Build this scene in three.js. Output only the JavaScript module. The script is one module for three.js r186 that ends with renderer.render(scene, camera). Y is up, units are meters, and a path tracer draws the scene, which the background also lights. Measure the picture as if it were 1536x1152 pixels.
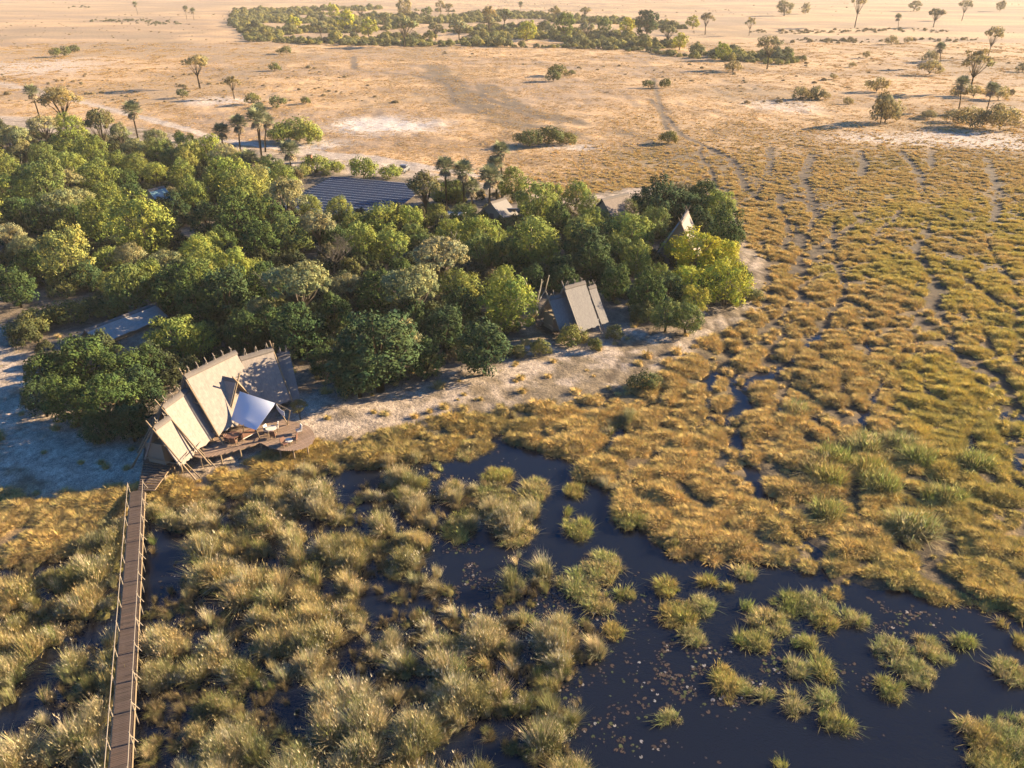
import * as THREE from 'three';
import { mergeGeometries } from 'three/addons/utils/BufferGeometryUtils.js';

/* ------------------------------------------------------------------ camera, sky, sun, exposure */
const scene = new THREE.Scene();
const CAM_H = 43, PITCH = THREE.MathUtils.degToRad(28), FOCAL = 1160; // drone height, downward tilt, focal length of the survey photo in its pixels
const camera = new THREE.PerspectiveCamera(2 * Math.atan(576 / FOCAL) * 180 / Math.PI, 4 / 3, 1, 9000);
camera.position.set(0, CAM_H, 0);
camera.rotation.set(-PITCH, 0, 0);
scene.add(camera);

const SUN_AZ = THREE.MathUtils.degToRad(18), SUN_EL = THREE.MathUtils.degToRad(19);
const SUN = new THREE.Vector3(Math.cos(SUN_EL) * Math.cos(SUN_AZ), Math.sin(SUN_EL), -Math.cos(SUN_EL) * Math.sin(SUN_AZ));
{
  const W = 512, Hh = 256, d = new Float32Array(W * Hh * 4);
  for (let j = 0; j < Hh; j++) for (let i = 0; i < W; i++) {
    const up = ((j + 0.5) / Hh - 0.5) * Math.PI, a = ((i + 0.5) / W - 0.5) * 2 * Math.PI;
    const x = Math.cos(up) * Math.cos(a), y = Math.sin(up), z = Math.cos(up) * Math.sin(a);
    const e = Math.max(0, y), t = Math.pow(1 - e, 3.2);
    const c = Math.max(0, x * SUN.x + y * SUN.y + z * SUN.z);
    const g = 0.55 * Math.pow(c, 14) + 0.06 * Math.pow(c, 3);
    const o = (j * W + i) * 4;
    d[o] = 0.010 + 0.08 * t + g * 0.85;
    d[o + 1] = 0.125 + 0.20 * t + g * 0.66;
    d[o + 2] = 0.420 + 0.26 * t + g * 0.40;
    d[o + 3] = 1;
  }
  const sky = new THREE.DataTexture(d, W, Hh, THREE.RGBAFormat, THREE.FloatType);
  sky.mapping = THREE.EquirectangularReflectionMapping;
  sky.magFilter = THREE.LinearFilter; sky.minFilter = THREE.LinearFilter; sky.needsUpdate = true;
  scene.background = sky; scene.environment = sky;
  scene.backgroundIntensity = 0.42; scene.environmentIntensity = 0.42;
}
const sun = new THREE.DirectionalLight(new THREE.Color().setRGB(1.0, 0.79, 0.52), 5);
sun.position.copy(SUN).multiplyScalar(300).add(new THREE.Vector3(0, 0, -120));
sun.target.position.set(0, 0, -120);
sun.castShadow = true; sun.shadow.mapSize.set(4096, 4096); sun.shadow.radius = 1;
Object.assign(sun.shadow.camera, { left: -220, right: 220, top: 160, bottom: -160, near: 10, far: 700 });
scene.add(sun, sun.target);

const renderer = new THREE.WebGLRenderer({ antialias: true });
renderer.toneMapping = THREE.LinearToneMapping;
renderer.toneMappingExposure = 4.5;
renderer.shadowMap.enabled = true;
scene.fog = new THREE.FogExp2(new THREE.Color().setRGB(1.0, 0.92, 0.78), 0.00012);

/* ------------------------------------------------------------------ helpers */
const V = (x, y, z) => new THREE.Vector3(x, y, z);
function rngOf(seed) { let s = seed >>> 0; return () => { s = (s + 0x6D2B79F5) | 0; let t = Math.imul(s ^ (s >>> 15), 1 | s); t = (t + Math.imul(t ^ (t >>> 7), 61 | t)) ^ t; return ((t ^ (t >>> 14)) >>> 0) / 4294967296; }; }
const smooth = (a, b, x) => { const t = Math.min(1, Math.max(0, (x - a) / (b - a))); return t * t * (3 - 2 * t); };
const mix = (a, b, t) => a + (b - a) * t;
const mix3 = (a, b, t) => [mix(a[0], b[0], t), mix(a[1], b[1], t), mix(a[2], b[2], t)];
const hash = (x, y, s) => { let h = Math.imul(x, 374761393) ^ Math.imul(y, 668265263) ^ Math.imul(s, 974634777); h = Math.imul(h ^ (h >>> 13), 1274126177); return ((h ^ (h >>> 16)) >>> 0) / 4294967296; };
function noise(x, y, s = 0, per = 0) {
  const xi = Math.floor(x), yi = Math.floor(y), fx = x - xi, fy = y - yi, u = fx * fx * (3 - 2 * fx), v = fy * fy * (3 - 2 * fy);
  const w = per ? (k) => ((k % per) + per) % per : (k) => k;
  const a = hash(w(xi), w(yi), s), b = hash(w(xi + 1), w(yi), s), c = hash(w(xi), w(yi + 1), s), d = hash(w(xi + 1), w(yi + 1), s);
  return mix(mix(a, b, u), mix(c, d, u), v);
}
function fbm(x, y, oct = 4, s = 0) { let t = 0, a = 0.5, n = 0; for (let o = 0; o < oct; o++) { t += a * noise(x, y, s + o); n += a; x = x * 2.03 + 11.3; y = y * 2.03 + 7.7; a *= 0.5; } return t / n; }

// survey: where a point of the photograph lies on the level y of the place, and back
function spot(px, py, y = 0.5) {
  const x = (px - 768) / FOCAL, v = (py - 576) / FOCAL, dy = -(Math.sin(PITCH) + v * Math.cos(PITCH)), dz = -(Math.cos(PITCH) - v * Math.sin(PITCH));
  const t = (y - CAM_H) / dy; return V(x * t, y, dz * t);
}
function seen(x, y, z) { const dy = y - CAM_H, zc = -dy * Math.sin(PITCH) - z * Math.cos(PITCH), dn = -dy * Math.cos(PITCH) + z * Math.sin(PITCH); return [768 + FOCAL * x / zc, 576 + FOCAL * dn / zc, zc]; }

// mesh builder: positions, colours, faces
class MB {
  constructor() { this.p = []; this.c = []; this.n = []; this.i = []; }
  v(p, c, n) { this.p.push(p[0], p[1], p[2]); this.c.push(c[0], c[1], c[2]); this.n.push(n[0], n[1], n[2]); return this.p.length / 3 - 1; }
  build(normals = false) {
    const g = new THREE.BufferGeometry();
    g.setAttribute('position', new THREE.Float32BufferAttribute(this.p, 3));
    g.setAttribute('color', new THREE.Float32BufferAttribute(this.c, 3));
    g.setIndex(this.i);
    if (normals) g.setAttribute('normal', new THREE.Float32BufferAttribute(this.n, 3)); else g.computeVertexNormals();
    return g;
  }
  // tapered tube along points
  tube(pts, radii, sides = 6, col = [1, 1, 1], cap = true) {
    const base = this.p.length / 3, up = V(0, 0, 0), a = V(0, 0, 0), b = V(0, 0, 0), t = V(0, 0, 0);
    pts.forEach((p, k) => {
      const q = pts[Math.min(k + 1, pts.length - 1)], r = pts[Math.max(k - 1, 0)];
      t.subVectors(q, r).normalize(); up.set(Math.abs(t.y) > 0.9 ? 1 : 0, Math.abs(t.y) > 0.9 ? 0 : 1, 0);
      a.crossVectors(t, up).normalize(); b.crossVectors(t, a).normalize();
      for (let s = 0; s < sides; s++) { const w = s / sides * Math.PI * 2, cx = Math.cos(w), cy = Math.sin(w), n = [a.x * cx + b.x * cy, a.y * cx + b.y * cy, a.z * cx + b.z * cy]; this.v([p.x + n[0] * radii[k], p.y + n[1] * radii[k], p.z + n[2] * radii[k]], col, n); }
    });
    for (let k = 0; k < pts.length - 1; k++) for (let s = 0; s < sides; s++) { const s2 = (s + 1) % sides, A = base + k * sides + s, B = base + k * sides + s2; this.i.push(A, A + sides, B, B, A + sides, B + sides); }
    if (cap) { const e = base + (pts.length - 1) * sides; for (let s = 1; s < sides - 1; s++) { this.i.push(e, e + s + 1, e + s); this.i.push(base, base + s, base + s + 1); } }
    return this;
  }
}
const numbers = {};
const numbered = (n) => { const k = numbers[n] = (numbers[n] ?? -1) + 1; return k ? n + '_' + String(k).padStart(3, '0') : n; };
function tag(o, label, category, group, kind) { if (label) o.userData.label = label; if (category) o.userData.category = category; if (group) o.userData.group = group; if (kind) o.userData.kind = kind; return o; }
function shade(o) { o.traverse((m) => { if (m.isMesh) { m.castShadow = true; m.receiveShadow = true; } }); return o; }
function thing(name, label, category, pos = V(0, 0, 0), group) { const o = new THREE.Group(); o.name = numbered(name); o.position.copy(pos); scene.add(o); return tag(o, label, category, group); }
function part(name, geometry, material, parent) { const m = new THREE.Mesh(geometry, material); m.name = name; m.castShadow = m.receiveShadow = true; parent.add(m); return m; }
const ORD = ['', 'leftmost', 'second from left', 'third from left', 'fourth from left', 'fifth from left', 'sixth from left', 'seventh from left', 'eighth from left', 'ninth from left', 'tenth from left', 'eleventh from left', 'twelfth from left', 'thirteenth from left', 'fourteenth from left', 'fifteenth from left', 'sixteenth from left', 'seventeenth from left', 'eighteenth from left', 'nineteenth from left', 'twentieth from left', 'twenty-first from left', 'twenty-second from left', 'twenty-third from left', 'twenty-fourth from left'];
// things of one look in one place are told apart by their order from the left
const lines = {};
function lineUp(o, px, look, where) { const k = look + '|' + where; (lines[k] ??= []).push([px, o]); o.userData.group = look + 's ' + where; }
function labelLines() {
  for (const k in lines) { const [look, where] = k.split('|'), l = lines[k].sort((a, b) => a[0] - b[0]); l.forEach(([, o], n) => { o.userData.label = l.length === 1 ? look + ' ' + where : (n === l.length - 1 && n > 0 ? 'rightmost ' : (ORD[n + 1] ?? 'one of many') + ' ') + look + ' ' + where; }); }
}
const std = (rgb, o = {}) => new THREE.MeshStandardMaterial({ color: new THREE.Color().setRGB(...rgb), roughness: 0.9, ...o });
const leafMat = (rgb, through = 0.35, o = {}) => new THREE.MeshPhysicalMaterial({ color: new THREE.Color().setRGB(...rgb), roughness: 0.95, transmission: through, thickness: 0, vertexColors: true, side: THREE.DoubleSide, specularIntensity: 0.25, ...o });

/* computed textures */
function noiseTex(size, fn, srgb = true) {
  const d = new Uint8Array(size * size * 4);
  for (let j = 0; j < size; j++) for (let i = 0; i < size; i++) { const c = fn(i, j), o = (j * size + i) * 4; d[o] = c[0] * 255; d[o + 1] = c[1] * 255; d[o + 2] = c[2] * 255; d[o + 3] = 255; }
  const t = new THREE.DataTexture(d, size, size); t.wrapS = t.wrapT = THREE.RepeatWrapping; t.magFilter = THREE.LinearFilter; t.minFilter = THREE.LinearMipmapLinearFilter; t.generateMipmaps = true;
  if (srgb) t.colorSpace = THREE.SRGBColorSpace; t.needsUpdate = true; return t;
}
const pf = (x, y, per, oct, s) => { let t = 0, a = 0.5, n = 0; for (let o = 0; o < oct; o++) { t += a * noise(x, y, s + o, per); n += a; x *= 2; y *= 2; per *= 2; a *= 0.62; } return t / n; };
const grainColor = noiseTex(1024, (i, j) => { const a = pf(i / 64, j / 64, 16, 5, 3), b = pf(i / 8, j / 8, 128, 2, 31), k = Math.min(1, Math.max(0, 0.55 + (a - 0.5) * 0.55 + (b - 0.5) * 0.55 + 0.22)); return [k, k * 0.985, k * 0.965]; });
const grainBump = noiseTex(1024, (i, j) => { const k = pf(i / 32, j / 32, 32, 5, 77); return [k, k, k]; }, false);

/* ------------------------------------------------------------------ the lie of the land */
const toWorld = (pts, y = 0.3) => pts.map(([a, b]) => { const p = spot(a, b, y); return [p.x, p.z]; });
const MARSH = toWorld([[-700, 1500], [-700, 900], [-200, 868], [0, 850], [120, 832], [178, 775], [240, 768], [330, 748], [450, 716], [560, 702], [640, 692], [700, 682], [737, 668], [757, 630], [766, 630], [769, 660], [795, 674], [845, 681], [880, 687], [936, 630], [946, 624], [908, 682], [886, 697], [872, 712], [897, 724], [927, 741], [930, 790], [980, 792], [1012, 835], [1090, 836], [1157, 845], [1207, 858], [1232, 872], [1250, 892], [1277, 877], [1314, 891], [1357, 888], [1384, 905], [1440, 900], [1490, 912], [1536, 926], [1950, 1000], [1950, 1600]], 0);
const ISLAND = toWorld([[-700, 790], [-200, 765], [0, 748], [120, 740], [210, 738], [300, 722], [400, 690], [480, 666], [620, 645], [700, 630], [800, 612], [900, 598], [985, 572], [1060, 515], [1120, 478], [1150, 440], [1158, 400], [1130, 372], [1118, 345], [1090, 300], [1040, 280], [950, 282], [860, 296], [780, 292], [700, 268], [640, 258], [500, 240], [330, 215], [220, 195], [100, 180], [0, 175], [-500, 160]]);
const WOODS = toWorld([[-500, 520], [0, 500], [40, 560], [120, 640], [215, 640], [330, 650], [450, 600], [520, 605], [600, 590], [680, 570], [760, 550], [800, 505], [900, 490], [1000, 505], [1060, 465], [1130, 450], [1125, 400], [1110, 345], [1080, 300], [1000, 290], [900, 320], [760, 300], [640, 270], [480, 262], [330, 235], [200, 215], [0, 200], [-500, 180]]);
function inside(poly, x, z) { let r = false; for (let i = 0, j = poly.length - 1; i < poly.length; j = i++) { const a = poly[i], b = poly[j]; if ((a[1] > z) !== (b[1] > z) && x < (b[0] - a[0]) * (z - a[1]) / (b[1] - a[1]) + a[0]) r = !r; } return r; }
const segD = (x, z, a, b) => { const dx = b[0] - a[0], dz = b[1] - a[1], t = Math.min(1, Math.max(0, ((x - a[0]) * dx + (z - a[1]) * dz) / (dx * dx + dz * dz + 1e-9))); return Math.hypot(x - a[0] - dx * t, z - a[1] - dz * t); };
function sd(poly, x, z) { let m = 1e9; for (let i = 0, j = poly.length - 1; i < poly.length; j = i++) m = Math.min(m, segD(x, z, poly[j], poly[i])); return inside(poly, x, z) ? m : -m; } // metres inside
const boxOf = (p, r) => { let a = 1e9, b = -1e9, c = 1e9, d = -1e9; for (const q of p) { a = Math.min(a, q[0]); b = Math.max(b, q[0]); c = Math.min(c, q[1]); d = Math.max(d, q[1]); } return [a - r, b + r, c - r, d + r]; };
const path = (pts, w, y = 0.3) => { const p = toWorld(pts, y); return { p, w, box: boxOf(p, w * 3) }; };
function near(paths, x, z) { let m = 9; for (const t of paths) { if (x < t.box[0] || x > t.box[1] || z < t.box[2] || z > t.box[3]) continue; for (let i = 1; i < t.p.length; i++) m = Math.min(m, segD(x, z, t.p[i - 1], t.p[i]) / t.w); } return m; } // in path widths
const TRAILS = [];
const DITCHES = [ // animal trails and ditches worn into the meadow
  path([[1236, 872], [1224, 820], [1190, 795], [1154, 748], [1104, 667], [1091, 650], [1100, 600], [1099, 548]], 0.75), path([[1104, 667], [1107, 634], [1124, 570], [1174, 550], [1230, 500], [1250, 467], [1270, 434], [1257, 400], [1250, 366], [1254, 327]], 0.8),
  path([[908, 682], [942, 626], [985, 600], [1000, 585]], 0.7), path([[1094, 237], [1112, 260], [1116, 285], [1140, 300], [1216, 300]], 1.3), path([[1154, 223], [1156, 257]], 1.2), path([[1217, 233], [1206, 267], [1216, 300], [1230, 330]], 1.4),
  path([[1291, 228], [1297, 247], [1291, 264]], 1.2), path([[1351, 228], [1381, 260], [1384, 290]], 1.2), path([[1396, 228], [1398, 250]], 1.1), path([[1194, 337], [1204, 383], [1190, 410]], 1.1), path([[1480, 240], [1500, 290], [1490, 330]], 1.2),
  path([[530, 85], [531, 104], [545, 108], [622, 113], [672, 127], [679, 153], [712, 170]], 1.7), path([[719, 127], [725, 147], [765, 163], [805, 177], [852, 183]], 2.0), path([[980, 118], [990, 160], [1000, 195]], 1.1), path([[975, 150], [1024, 205], [1094, 237]], 1.1), path([[1066, 545], [1060, 600], [1075, 640]], 0.6), path([[1330, 560], [1300, 620], [1310, 660]], 0.6),
];
{ const r = rngOf(404), trails = TRAILS; for (let k = 0; k < 46; k++) { let x = 960 + r() * 640, y = 215 + r() * 330; const pts = [], w = (0.35 + 0.35 * r()) * (y < 330 ? 1.5 : 1), n = 4 + Math.floor(r() * 6), a0 = (r() - 0.5) * 2.2; for (let j = 0; j < n; j++) { pts.push([x, y]); const s = (y - 120) * 0.13; x += s * (a0 + (r() - 0.5) * 1.6); y += s * (0.45 + 0.5 * r()); } trails.push(path(pts, w)); } }
const BANDS = [path([[650, 100], [690, 140], [720, 165], [780, 190], [850, 200]], 7), path([[730, 130], [780, 165], [860, 185]], 5), path([[940, 200], [1024, 225], [1110, 250], [1230, 292], [1310, 325]], 5), path([[1000, 230], [1090, 262], [1180, 290]], 5), path([[1120, 700], [1180, 760], [1250, 820], [1340, 860]], 3.4), path([[1440, 870], [1536, 900], [1640, 930]], 3)];
const ROADS = [path([[-300, 85], [0, 124], [110, 148], [220, 177], [330, 208], [450, 225], [560, 235], [650, 252], [720, 262]], 2.0, 0.8), path([[450, 225], [540, 238], [640, 252]], 3.5, 0.8)];
const PANS = [[spot(575, 187, 0.8), 20, 19], [spot(480, 215, 0.8), 10, 9, 0.7], [spot(860, 218, 0.8), 10, 5, 0.6], [spot(1180, 158, 0.8), 16, 18, 0.5], [spot(1420, 205, 0.8), 40, 12, 0.55], [spot(1536, 212, 0.8), 30, 14, 0.6], [spot(330, 150, 0.8), 16, 14, 0.6], [spot(50, 100, 0.8), 40, 50, 0.5], [spot(1010, 455, 0.8), 9, 4, 0.5]];
function panAt(x, z) { let m = 0; for (const [c, a, b, k = 1] of PANS) { const d = Math.hypot((x - c.x) / a, (z - c.z) / b); if (d < 1.6) m = Math.max(m, k - k * smooth(0.35, 1.25, d + (fbm(x * 0.12, z * 0.12, 3, 91) - 0.5) * 0.7)); } return m; }
// what the land is at a place
function land(x, z) {
  const far = -z, wob = (fbm(x * 0.35, z * 0.35, 3, 5) - 0.5) * 2.6;
  const L = { marsh: -99, island: -99, woods: -99, ditch: 9, trail: 9, band: 9, road: 9, pan: 0, sav: 0, far };
  if (far < 110) L.marsh = sd(MARSH, x, z) + wob * 0.55;
  if (far < 420 && x < 90 && x > -420) { L.island = sd(ISLAND, x, z) + wob; if (L.island > -8) L.woods = sd(WOODS, x, z) + wob * 1.2; }
  if (far > 45 && far < 520) { const wv = (noise(x * 0.8, z * 0.8, 8) - 0.5) * 0.9; L.ditch = near(DITCHES, x, z) + wv; L.trail = near(TRAILS, x, z) + wv; L.band = near(BANDS, x, z) + (fbm(x * 0.16, z * 0.16, 3, 9) - 0.5) * 1.6; L.road = near(ROADS, x, z) + (noise(x * 0.5, z * 0.5, 14) - 0.5) * 0.5; }
  if (far > 60 && far < 700) L.pan = panAt(x, z);
  L.sav = smooth(130, 290, far + (fbm(x * 0.03, z * 0.03, 3, 6) - 0.5) * 90 + Math.max(0, 45 - x) * 1.6 - 20);
  return L;
}
function heightOf(x, z, L = land(x, z)) {
  let h = 0.16 + (fbm(x * 0.22, z * 0.22, 3, 21) - 0.5) * 0.22 + (noise(x * 0.9, z * 0.9, 22) - 0.5) * 0.16;
  h = mix(h, 0.55 + (fbm(x * 0.05, z * 0.05, 3, 23) - 0.5) * 0.7 + (noise(x * 0.3, z * 0.22, 24) - 0.5) * 0.42 + (noise(x * 0.11, z * 0.08, 29) - 0.5) * 0.5 * smooth(260, 420, L.far), L.sav);
  if (L.island > -6) h = mix(h, 0.85 + (fbm(x * 0.12, z * 0.12, 3, 25) - 0.5) * 0.35, smooth(-4, 7, L.island));
  if (L.marsh > -3) h = mix(h, -0.62 + (fbm(x * 0.3, z * 0.3, 2, 27) - 0.5) * 0.3, smooth(-1.1, 1.4, L.marsh));
  if (L.ditch < 1.6 && L.marsh < 0) h -= (1 - smooth(0.35, 1.5, L.ditch)) * (z > -78 ? 0.3 : 0.17) * (1 - L.sav * 0.4);
  if (L.trail < 1.6 && L.marsh < 0) h -= (1 - smooth(0.35, 1.5, L.trail)) * 0.12;
  if (L.pan > 0) h -= L.pan * 0.12;
  return h;
}
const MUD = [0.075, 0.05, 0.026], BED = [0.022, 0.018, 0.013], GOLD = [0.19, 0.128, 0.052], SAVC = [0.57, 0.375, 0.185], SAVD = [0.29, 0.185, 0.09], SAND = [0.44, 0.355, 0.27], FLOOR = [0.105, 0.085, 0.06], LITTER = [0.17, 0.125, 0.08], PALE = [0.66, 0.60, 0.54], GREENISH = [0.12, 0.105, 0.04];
function colorOf(x, z, L) {
  const n1 = fbm(x * 0.06, z * 0.06, 4, 41), n2 = fbm(x * 0.5, z * 0.5, 3, 45), n3 = fbm(x * 0.013, z * 0.03, 4, 48);
  let c = mix3(GOLD, GREENISH, smooth(0.42, 0.7, n1) * 0.6);
  c = mix3(c, MUD, smooth(0.5, 0.72, n2) * 0.6);
  let s = mix3(SAVC, SAVD, smooth(0.40, 0.66, n1 * 0.5 + n3 * 0.5) * 0.9 + smooth(0.46, 0.7, n2) * 0.3);
  s = mix3(s, [0.36, 0.25, 0.15], smooth(0.48, 0.66, n3) * 0.7); s = mix3(s, [0.27, 0.19, 0.10], smooth(0.55, 0.7, fbm(x * 0.022, z * 0.012, 4, 49)) * 0.6);
  c = mix3(c, s, L.sav);
  if (L.band < 1.6) c = mix3(c, mix3([0.085, 0.06, 0.032], [0.15, 0.11, 0.06], n2), (1 - smooth(0.4, 1.4, L.band)) * 0.8);
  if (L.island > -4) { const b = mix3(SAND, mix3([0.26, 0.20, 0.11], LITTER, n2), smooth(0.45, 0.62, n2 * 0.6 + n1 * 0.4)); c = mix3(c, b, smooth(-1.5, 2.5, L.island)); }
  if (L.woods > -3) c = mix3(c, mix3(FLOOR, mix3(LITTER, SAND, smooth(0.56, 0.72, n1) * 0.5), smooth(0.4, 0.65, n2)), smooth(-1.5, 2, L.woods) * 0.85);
  if (L.pan > 0) c = mix3(c, mix3(PALE, SAND, n2 * 0.6), Math.min(1, L.pan * 1.15));
  if (L.road < 1.7) c = mix3(c, mix3([0.50, 0.42, 0.34], SAND, n2), 1 - smooth(0.8, 1.4, L.road));
  if (L.ditch < 1.6 && L.marsh < 0) c = mix3(c, mix3(MUD, [0.16, 0.11, 0.06], L.sav), 1 - smooth(0.5, 1.5, L.ditch));
  if (L.trail < 1.6 && L.marsh < 0) c = mix3(c, mix3([0.085, 0.056, 0.028], [0.16, 0.11, 0.06], L.sav), (1 - smooth(0.5, 1.5, L.trail)) * 0.85);
  if (L.marsh > -2.5) { c = mix3(c, MUD, smooth(-2.2, -0.6, L.marsh) * 0.75); c = mix3(c, BED, smooth(-0.5, 0.9, L.marsh)); }
  return c;
}
{ // the ground: one sheet, finer where the place is, out to the horizon
  const xs = [], zs = [];
  const run = (arr, a, b, s0, grow) => { let p = a, s = s0; const dir = Math.sign(b - a); while ((b - p) * dir > 0) { arr.push(p); p += s * dir; s *= grow; } };
  const right = []; run(right, 0, 105, 0.68, 1.0); run(right, right.at(-1) + 0.7, 5200, 0.75, 1.085);
  for (let k = right.length - 1; k > 0; k--) xs.push(-right[k]); xs.push(...right);
  const back = []; run(back, -28, 900, 1.2, 1.22); back.reverse().forEach((z) => zs.push(z));
  run(zs, -28.7, -235, 0.68, 1.0); run(zs, zs.at(-1) - 0.7, -5600, 0.75, 1.021);
  const nx = xs.length, nz = zs.length, pos = new Float32Array(nx * nz * 3), col = new Float32Array(nx * nz * 3), uv = new Float32Array(nx * nz * 2), idx = new Uint32Array((nx - 1) * (nz - 1) * 6);
  let k = 0;
  for (let j = 0; j < nz; j++) for (let i = 0; i < nx; i++, k++) {
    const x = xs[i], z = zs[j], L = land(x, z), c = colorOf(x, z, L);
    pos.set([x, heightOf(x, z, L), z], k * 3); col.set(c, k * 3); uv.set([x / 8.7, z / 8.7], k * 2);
  }
  k = 0;
  for (let j = 0; j < nz - 1; j++) for (let i = 0; i < nx - 1; i++) { const a = j * nx + i; idx.set([a, a + 1, a + nx, a + 1, a + nx + 1, a + nx], k); k += 6; }
  const g = new THREE.BufferGeometry();
  g.setAttribute('position', new THREE.BufferAttribute(pos, 3)); g.setAttribute('color', new THREE.BufferAttribute(col, 3)); g.setAttribute('uv', new THREE.BufferAttribute(uv, 2));
  g.setIndex(new THREE.BufferAttribute(idx, 1)); g.computeVertexNormals();
  console.log('ground', nx, nz, nx * nz * 2);
  const m = new THREE.MeshStandardMaterial({ vertexColors: true, color: new THREE.Color().setRGB(1.25, 1.25, 1.25), map: grainColor, bumpMap: grainBump, bumpScale: 0.07, roughness: 1 });
  const o = new THREE.Mesh(g, m); o.name = 'ground'; o.receiveShadow = true; o.castShadow = true; scene.add(o);
  tag(o, 'dry golden flood plain with sandy woodland island and muddy marsh bed', 'ground', null, 'structure');
}
{ // water of the marsh
  const g = new THREE.PlaneGeometry(220, 110); g.rotateX(-Math.PI / 2);
  const uv = g.attributes.uv, p = g.attributes.position; for (let i = 0; i < uv.count; i++) uv.setXY(i, p.getX(i) / 3.1, p.getZ(i) / 3.1);
  const m = new THREE.MeshPhysicalMaterial({ color: new THREE.Color().setRGB(0.006, 0.008, 0.013), roughness: 0.07, ior: 1.33, bumpMap: grainBump, bumpScale: 0.012 });
  const o = new THREE.Mesh(g, m); o.name = 'water'; o.position.set(10, 0, -40); o.receiveShadow = true; scene.add(o);
  tag(o, 'still dark marsh water between the reeds', 'water', null, 'structure');
}
const groundY = (x, z) => heightOf(x, z);
const onGround = (px, py) => { let p = spot(px, py, 0.5); for (let k = 0; k < 3; k++) p = spot(px, py, groundY(p.x, p.z)); return p; };

/* ------------------------------------------------------------------ grasses and reeds (nobody could count them) */
function blade(mb, x, z, y0, h, ang, lean, w, col, seg = 2, droop = 0.35) {
  const dx = Math.cos(ang), dz = Math.sin(ang), wx = -dz * w / 2, wz = dx * w / 2, n = [dx * 0.35, 0.94, dz * 0.35], ids = [];
  for (let s = 0; s <= seg; s++) {
    const t = s / seg, out = lean * h * (t * 0.6 + t * t * 0.55), y = y0 + h * (t - droop * lean * t * t), k = s === seg ? 0 : 1 - t * 0.35;
    if (s === seg) ids.push(mb.v([x + dx * out, y, z + dz * out], col, n));
    else ids.push(mb.v([x + dx * out + wx * k, y, z + dz * out + wz * k], col, n), mb.v([x + dx * out - wx * k, y, z + dz * out - wz * k], col, n));
  }
  for (let s = 0; s < seg; s++) { const a = ids[s * 2], b = ids[s * 2 + 1], c = ids[s * 2 + 2]; mb.i.push(a, b, c); if (s < seg - 1) mb.i.push(b, ids[s * 2 + 3], c); }
}
const vary = (r, c, k = 0.3, warm = 0.12) => { const m = 1 - k / 2 + r() * k, w = (r() - 0.5) * warm; return [c[0] * m * (1 + w), c[1] * m, c[2] * m * (1 - w)]; };
function reedTuft(seed, n, rad, h, o = {}) { // upright leaning reeds, some with pale plumes
  const r = rngOf(seed), mb = new MB(), wind = (o.wind ?? 0.25) * (0.5 + r()), wa = (r() - 0.5) * 1.2, fan = o.fan ?? 1;
  for (let k = 0; k < n; k++) {
    const a = r() * 6.28, q = Math.sqrt(r()) * rad, x = Math.cos(a) * q, z = Math.sin(a) * q, hh = h * (0.55 + 0.5 * r());
    const k2 = fan * (0.15 + 0.45 * q / rad) * (0.3 + r()), bent = r() < 0.12 ? 0.7 : 0, wob = (r() - 0.5) * 0.9, lx = Math.cos(a) * k2 + Math.cos(wa + wob) * (wind + bent), lz = Math.sin(a) * k2 + Math.sin(wa + wob) * (wind + bent);
    const straw = r(), c = vary(r, straw < 0.62 ? [1.0, 0.93, 0.8] : straw < 0.85 ? [0.62, 0.78, 0.42] : [1.28, 1.12, 0.98], 0.35);
    const ang = Math.atan2(lz, lx), lean = Math.hypot(lx, lz);
    blade(mb, x, z, -0.1, hh, ang, lean, 0.022 + 0.02 * r(), c, 2);
    if (o.plume && r() < o.plume) { const t = 1, out = lean * hh * 1.15, y = -0.1 + hh * (t - 0.35 * lean); for (let b = 0; b < 3; b++) blade(mb, x + Math.cos(ang) * out * 0.93, z + Math.sin(ang) * out * 0.93, y - 0.16, 0.22 + 0.1 * r(), r() * 6.28, 0.4, 0.05, [1.45, 1.36, 1.22], 1); }
  }
  return mb.build();
}
function tussock(seed, n, rad, h, o = {}) { // a rounded cushion of arching grass over a matted core
  const r = rngOf(seed), mb = new MB();
  if (o.core !== 0) {
    const S = 9, top = mb.v([0, h * 0.55, 0], [0.8, 0.74, 0.62], [0, 1, 0]), rings = [];
    for (let k = 1; k <= 2; k++) { const ring = []; for (let s = 0; s < S; s++) { const a = s / S * 6.283, q = rad * (k === 1 ? 0.5 : 0.85) * (0.85 + 0.3 * r()), c = vary(r, [0.85, 0.77, 0.66], 0.3); ring.push(mb.v([Math.cos(a) * q, k === 1 ? h * 0.42 : -0.12, Math.sin(a) * q], c, [Math.cos(a) * 0.6, 0.8, Math.sin(a) * 0.6])); } rings.push(ring); }
    for (let s = 0; s < S; s++) { const t = (s + 1) % S; mb.i.push(top, rings[0][t], rings[0][s], rings[0][s], rings[0][t], rings[1][s], rings[0][t], rings[1][t], rings[1][s]); }
  }
  for (let k = 0; k < n; k++) {
    const a = r() * 6.28, q = Math.pow(r(), 0.6) * rad * 0.75, straw = r();
    const c = vary(r, straw < 0.7 ? [1, 0.95, 0.85] : straw < 0.87 ? [0.7, 0.82, 0.5] : [1.25, 1.15, 1.0], 0.35);
    const y0 = (o.core !== 0 ? h * 0.45 * (1 - Math.pow(q / rad, 2)) : -0.05);
    blade(mb, Math.cos(a) * q, Math.sin(a) * q, y0 - 0.05, h * (0.45 + 0.5 * r()), a + (r() - 0.5) * 1.2, 0.35 + 0.9 * q / rad * (0.5 + r()), (o.w ?? 0.05) * (0.7 + r() * 0.6), c, 2, 0.45);
  }
  return mb.build();
}
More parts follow.
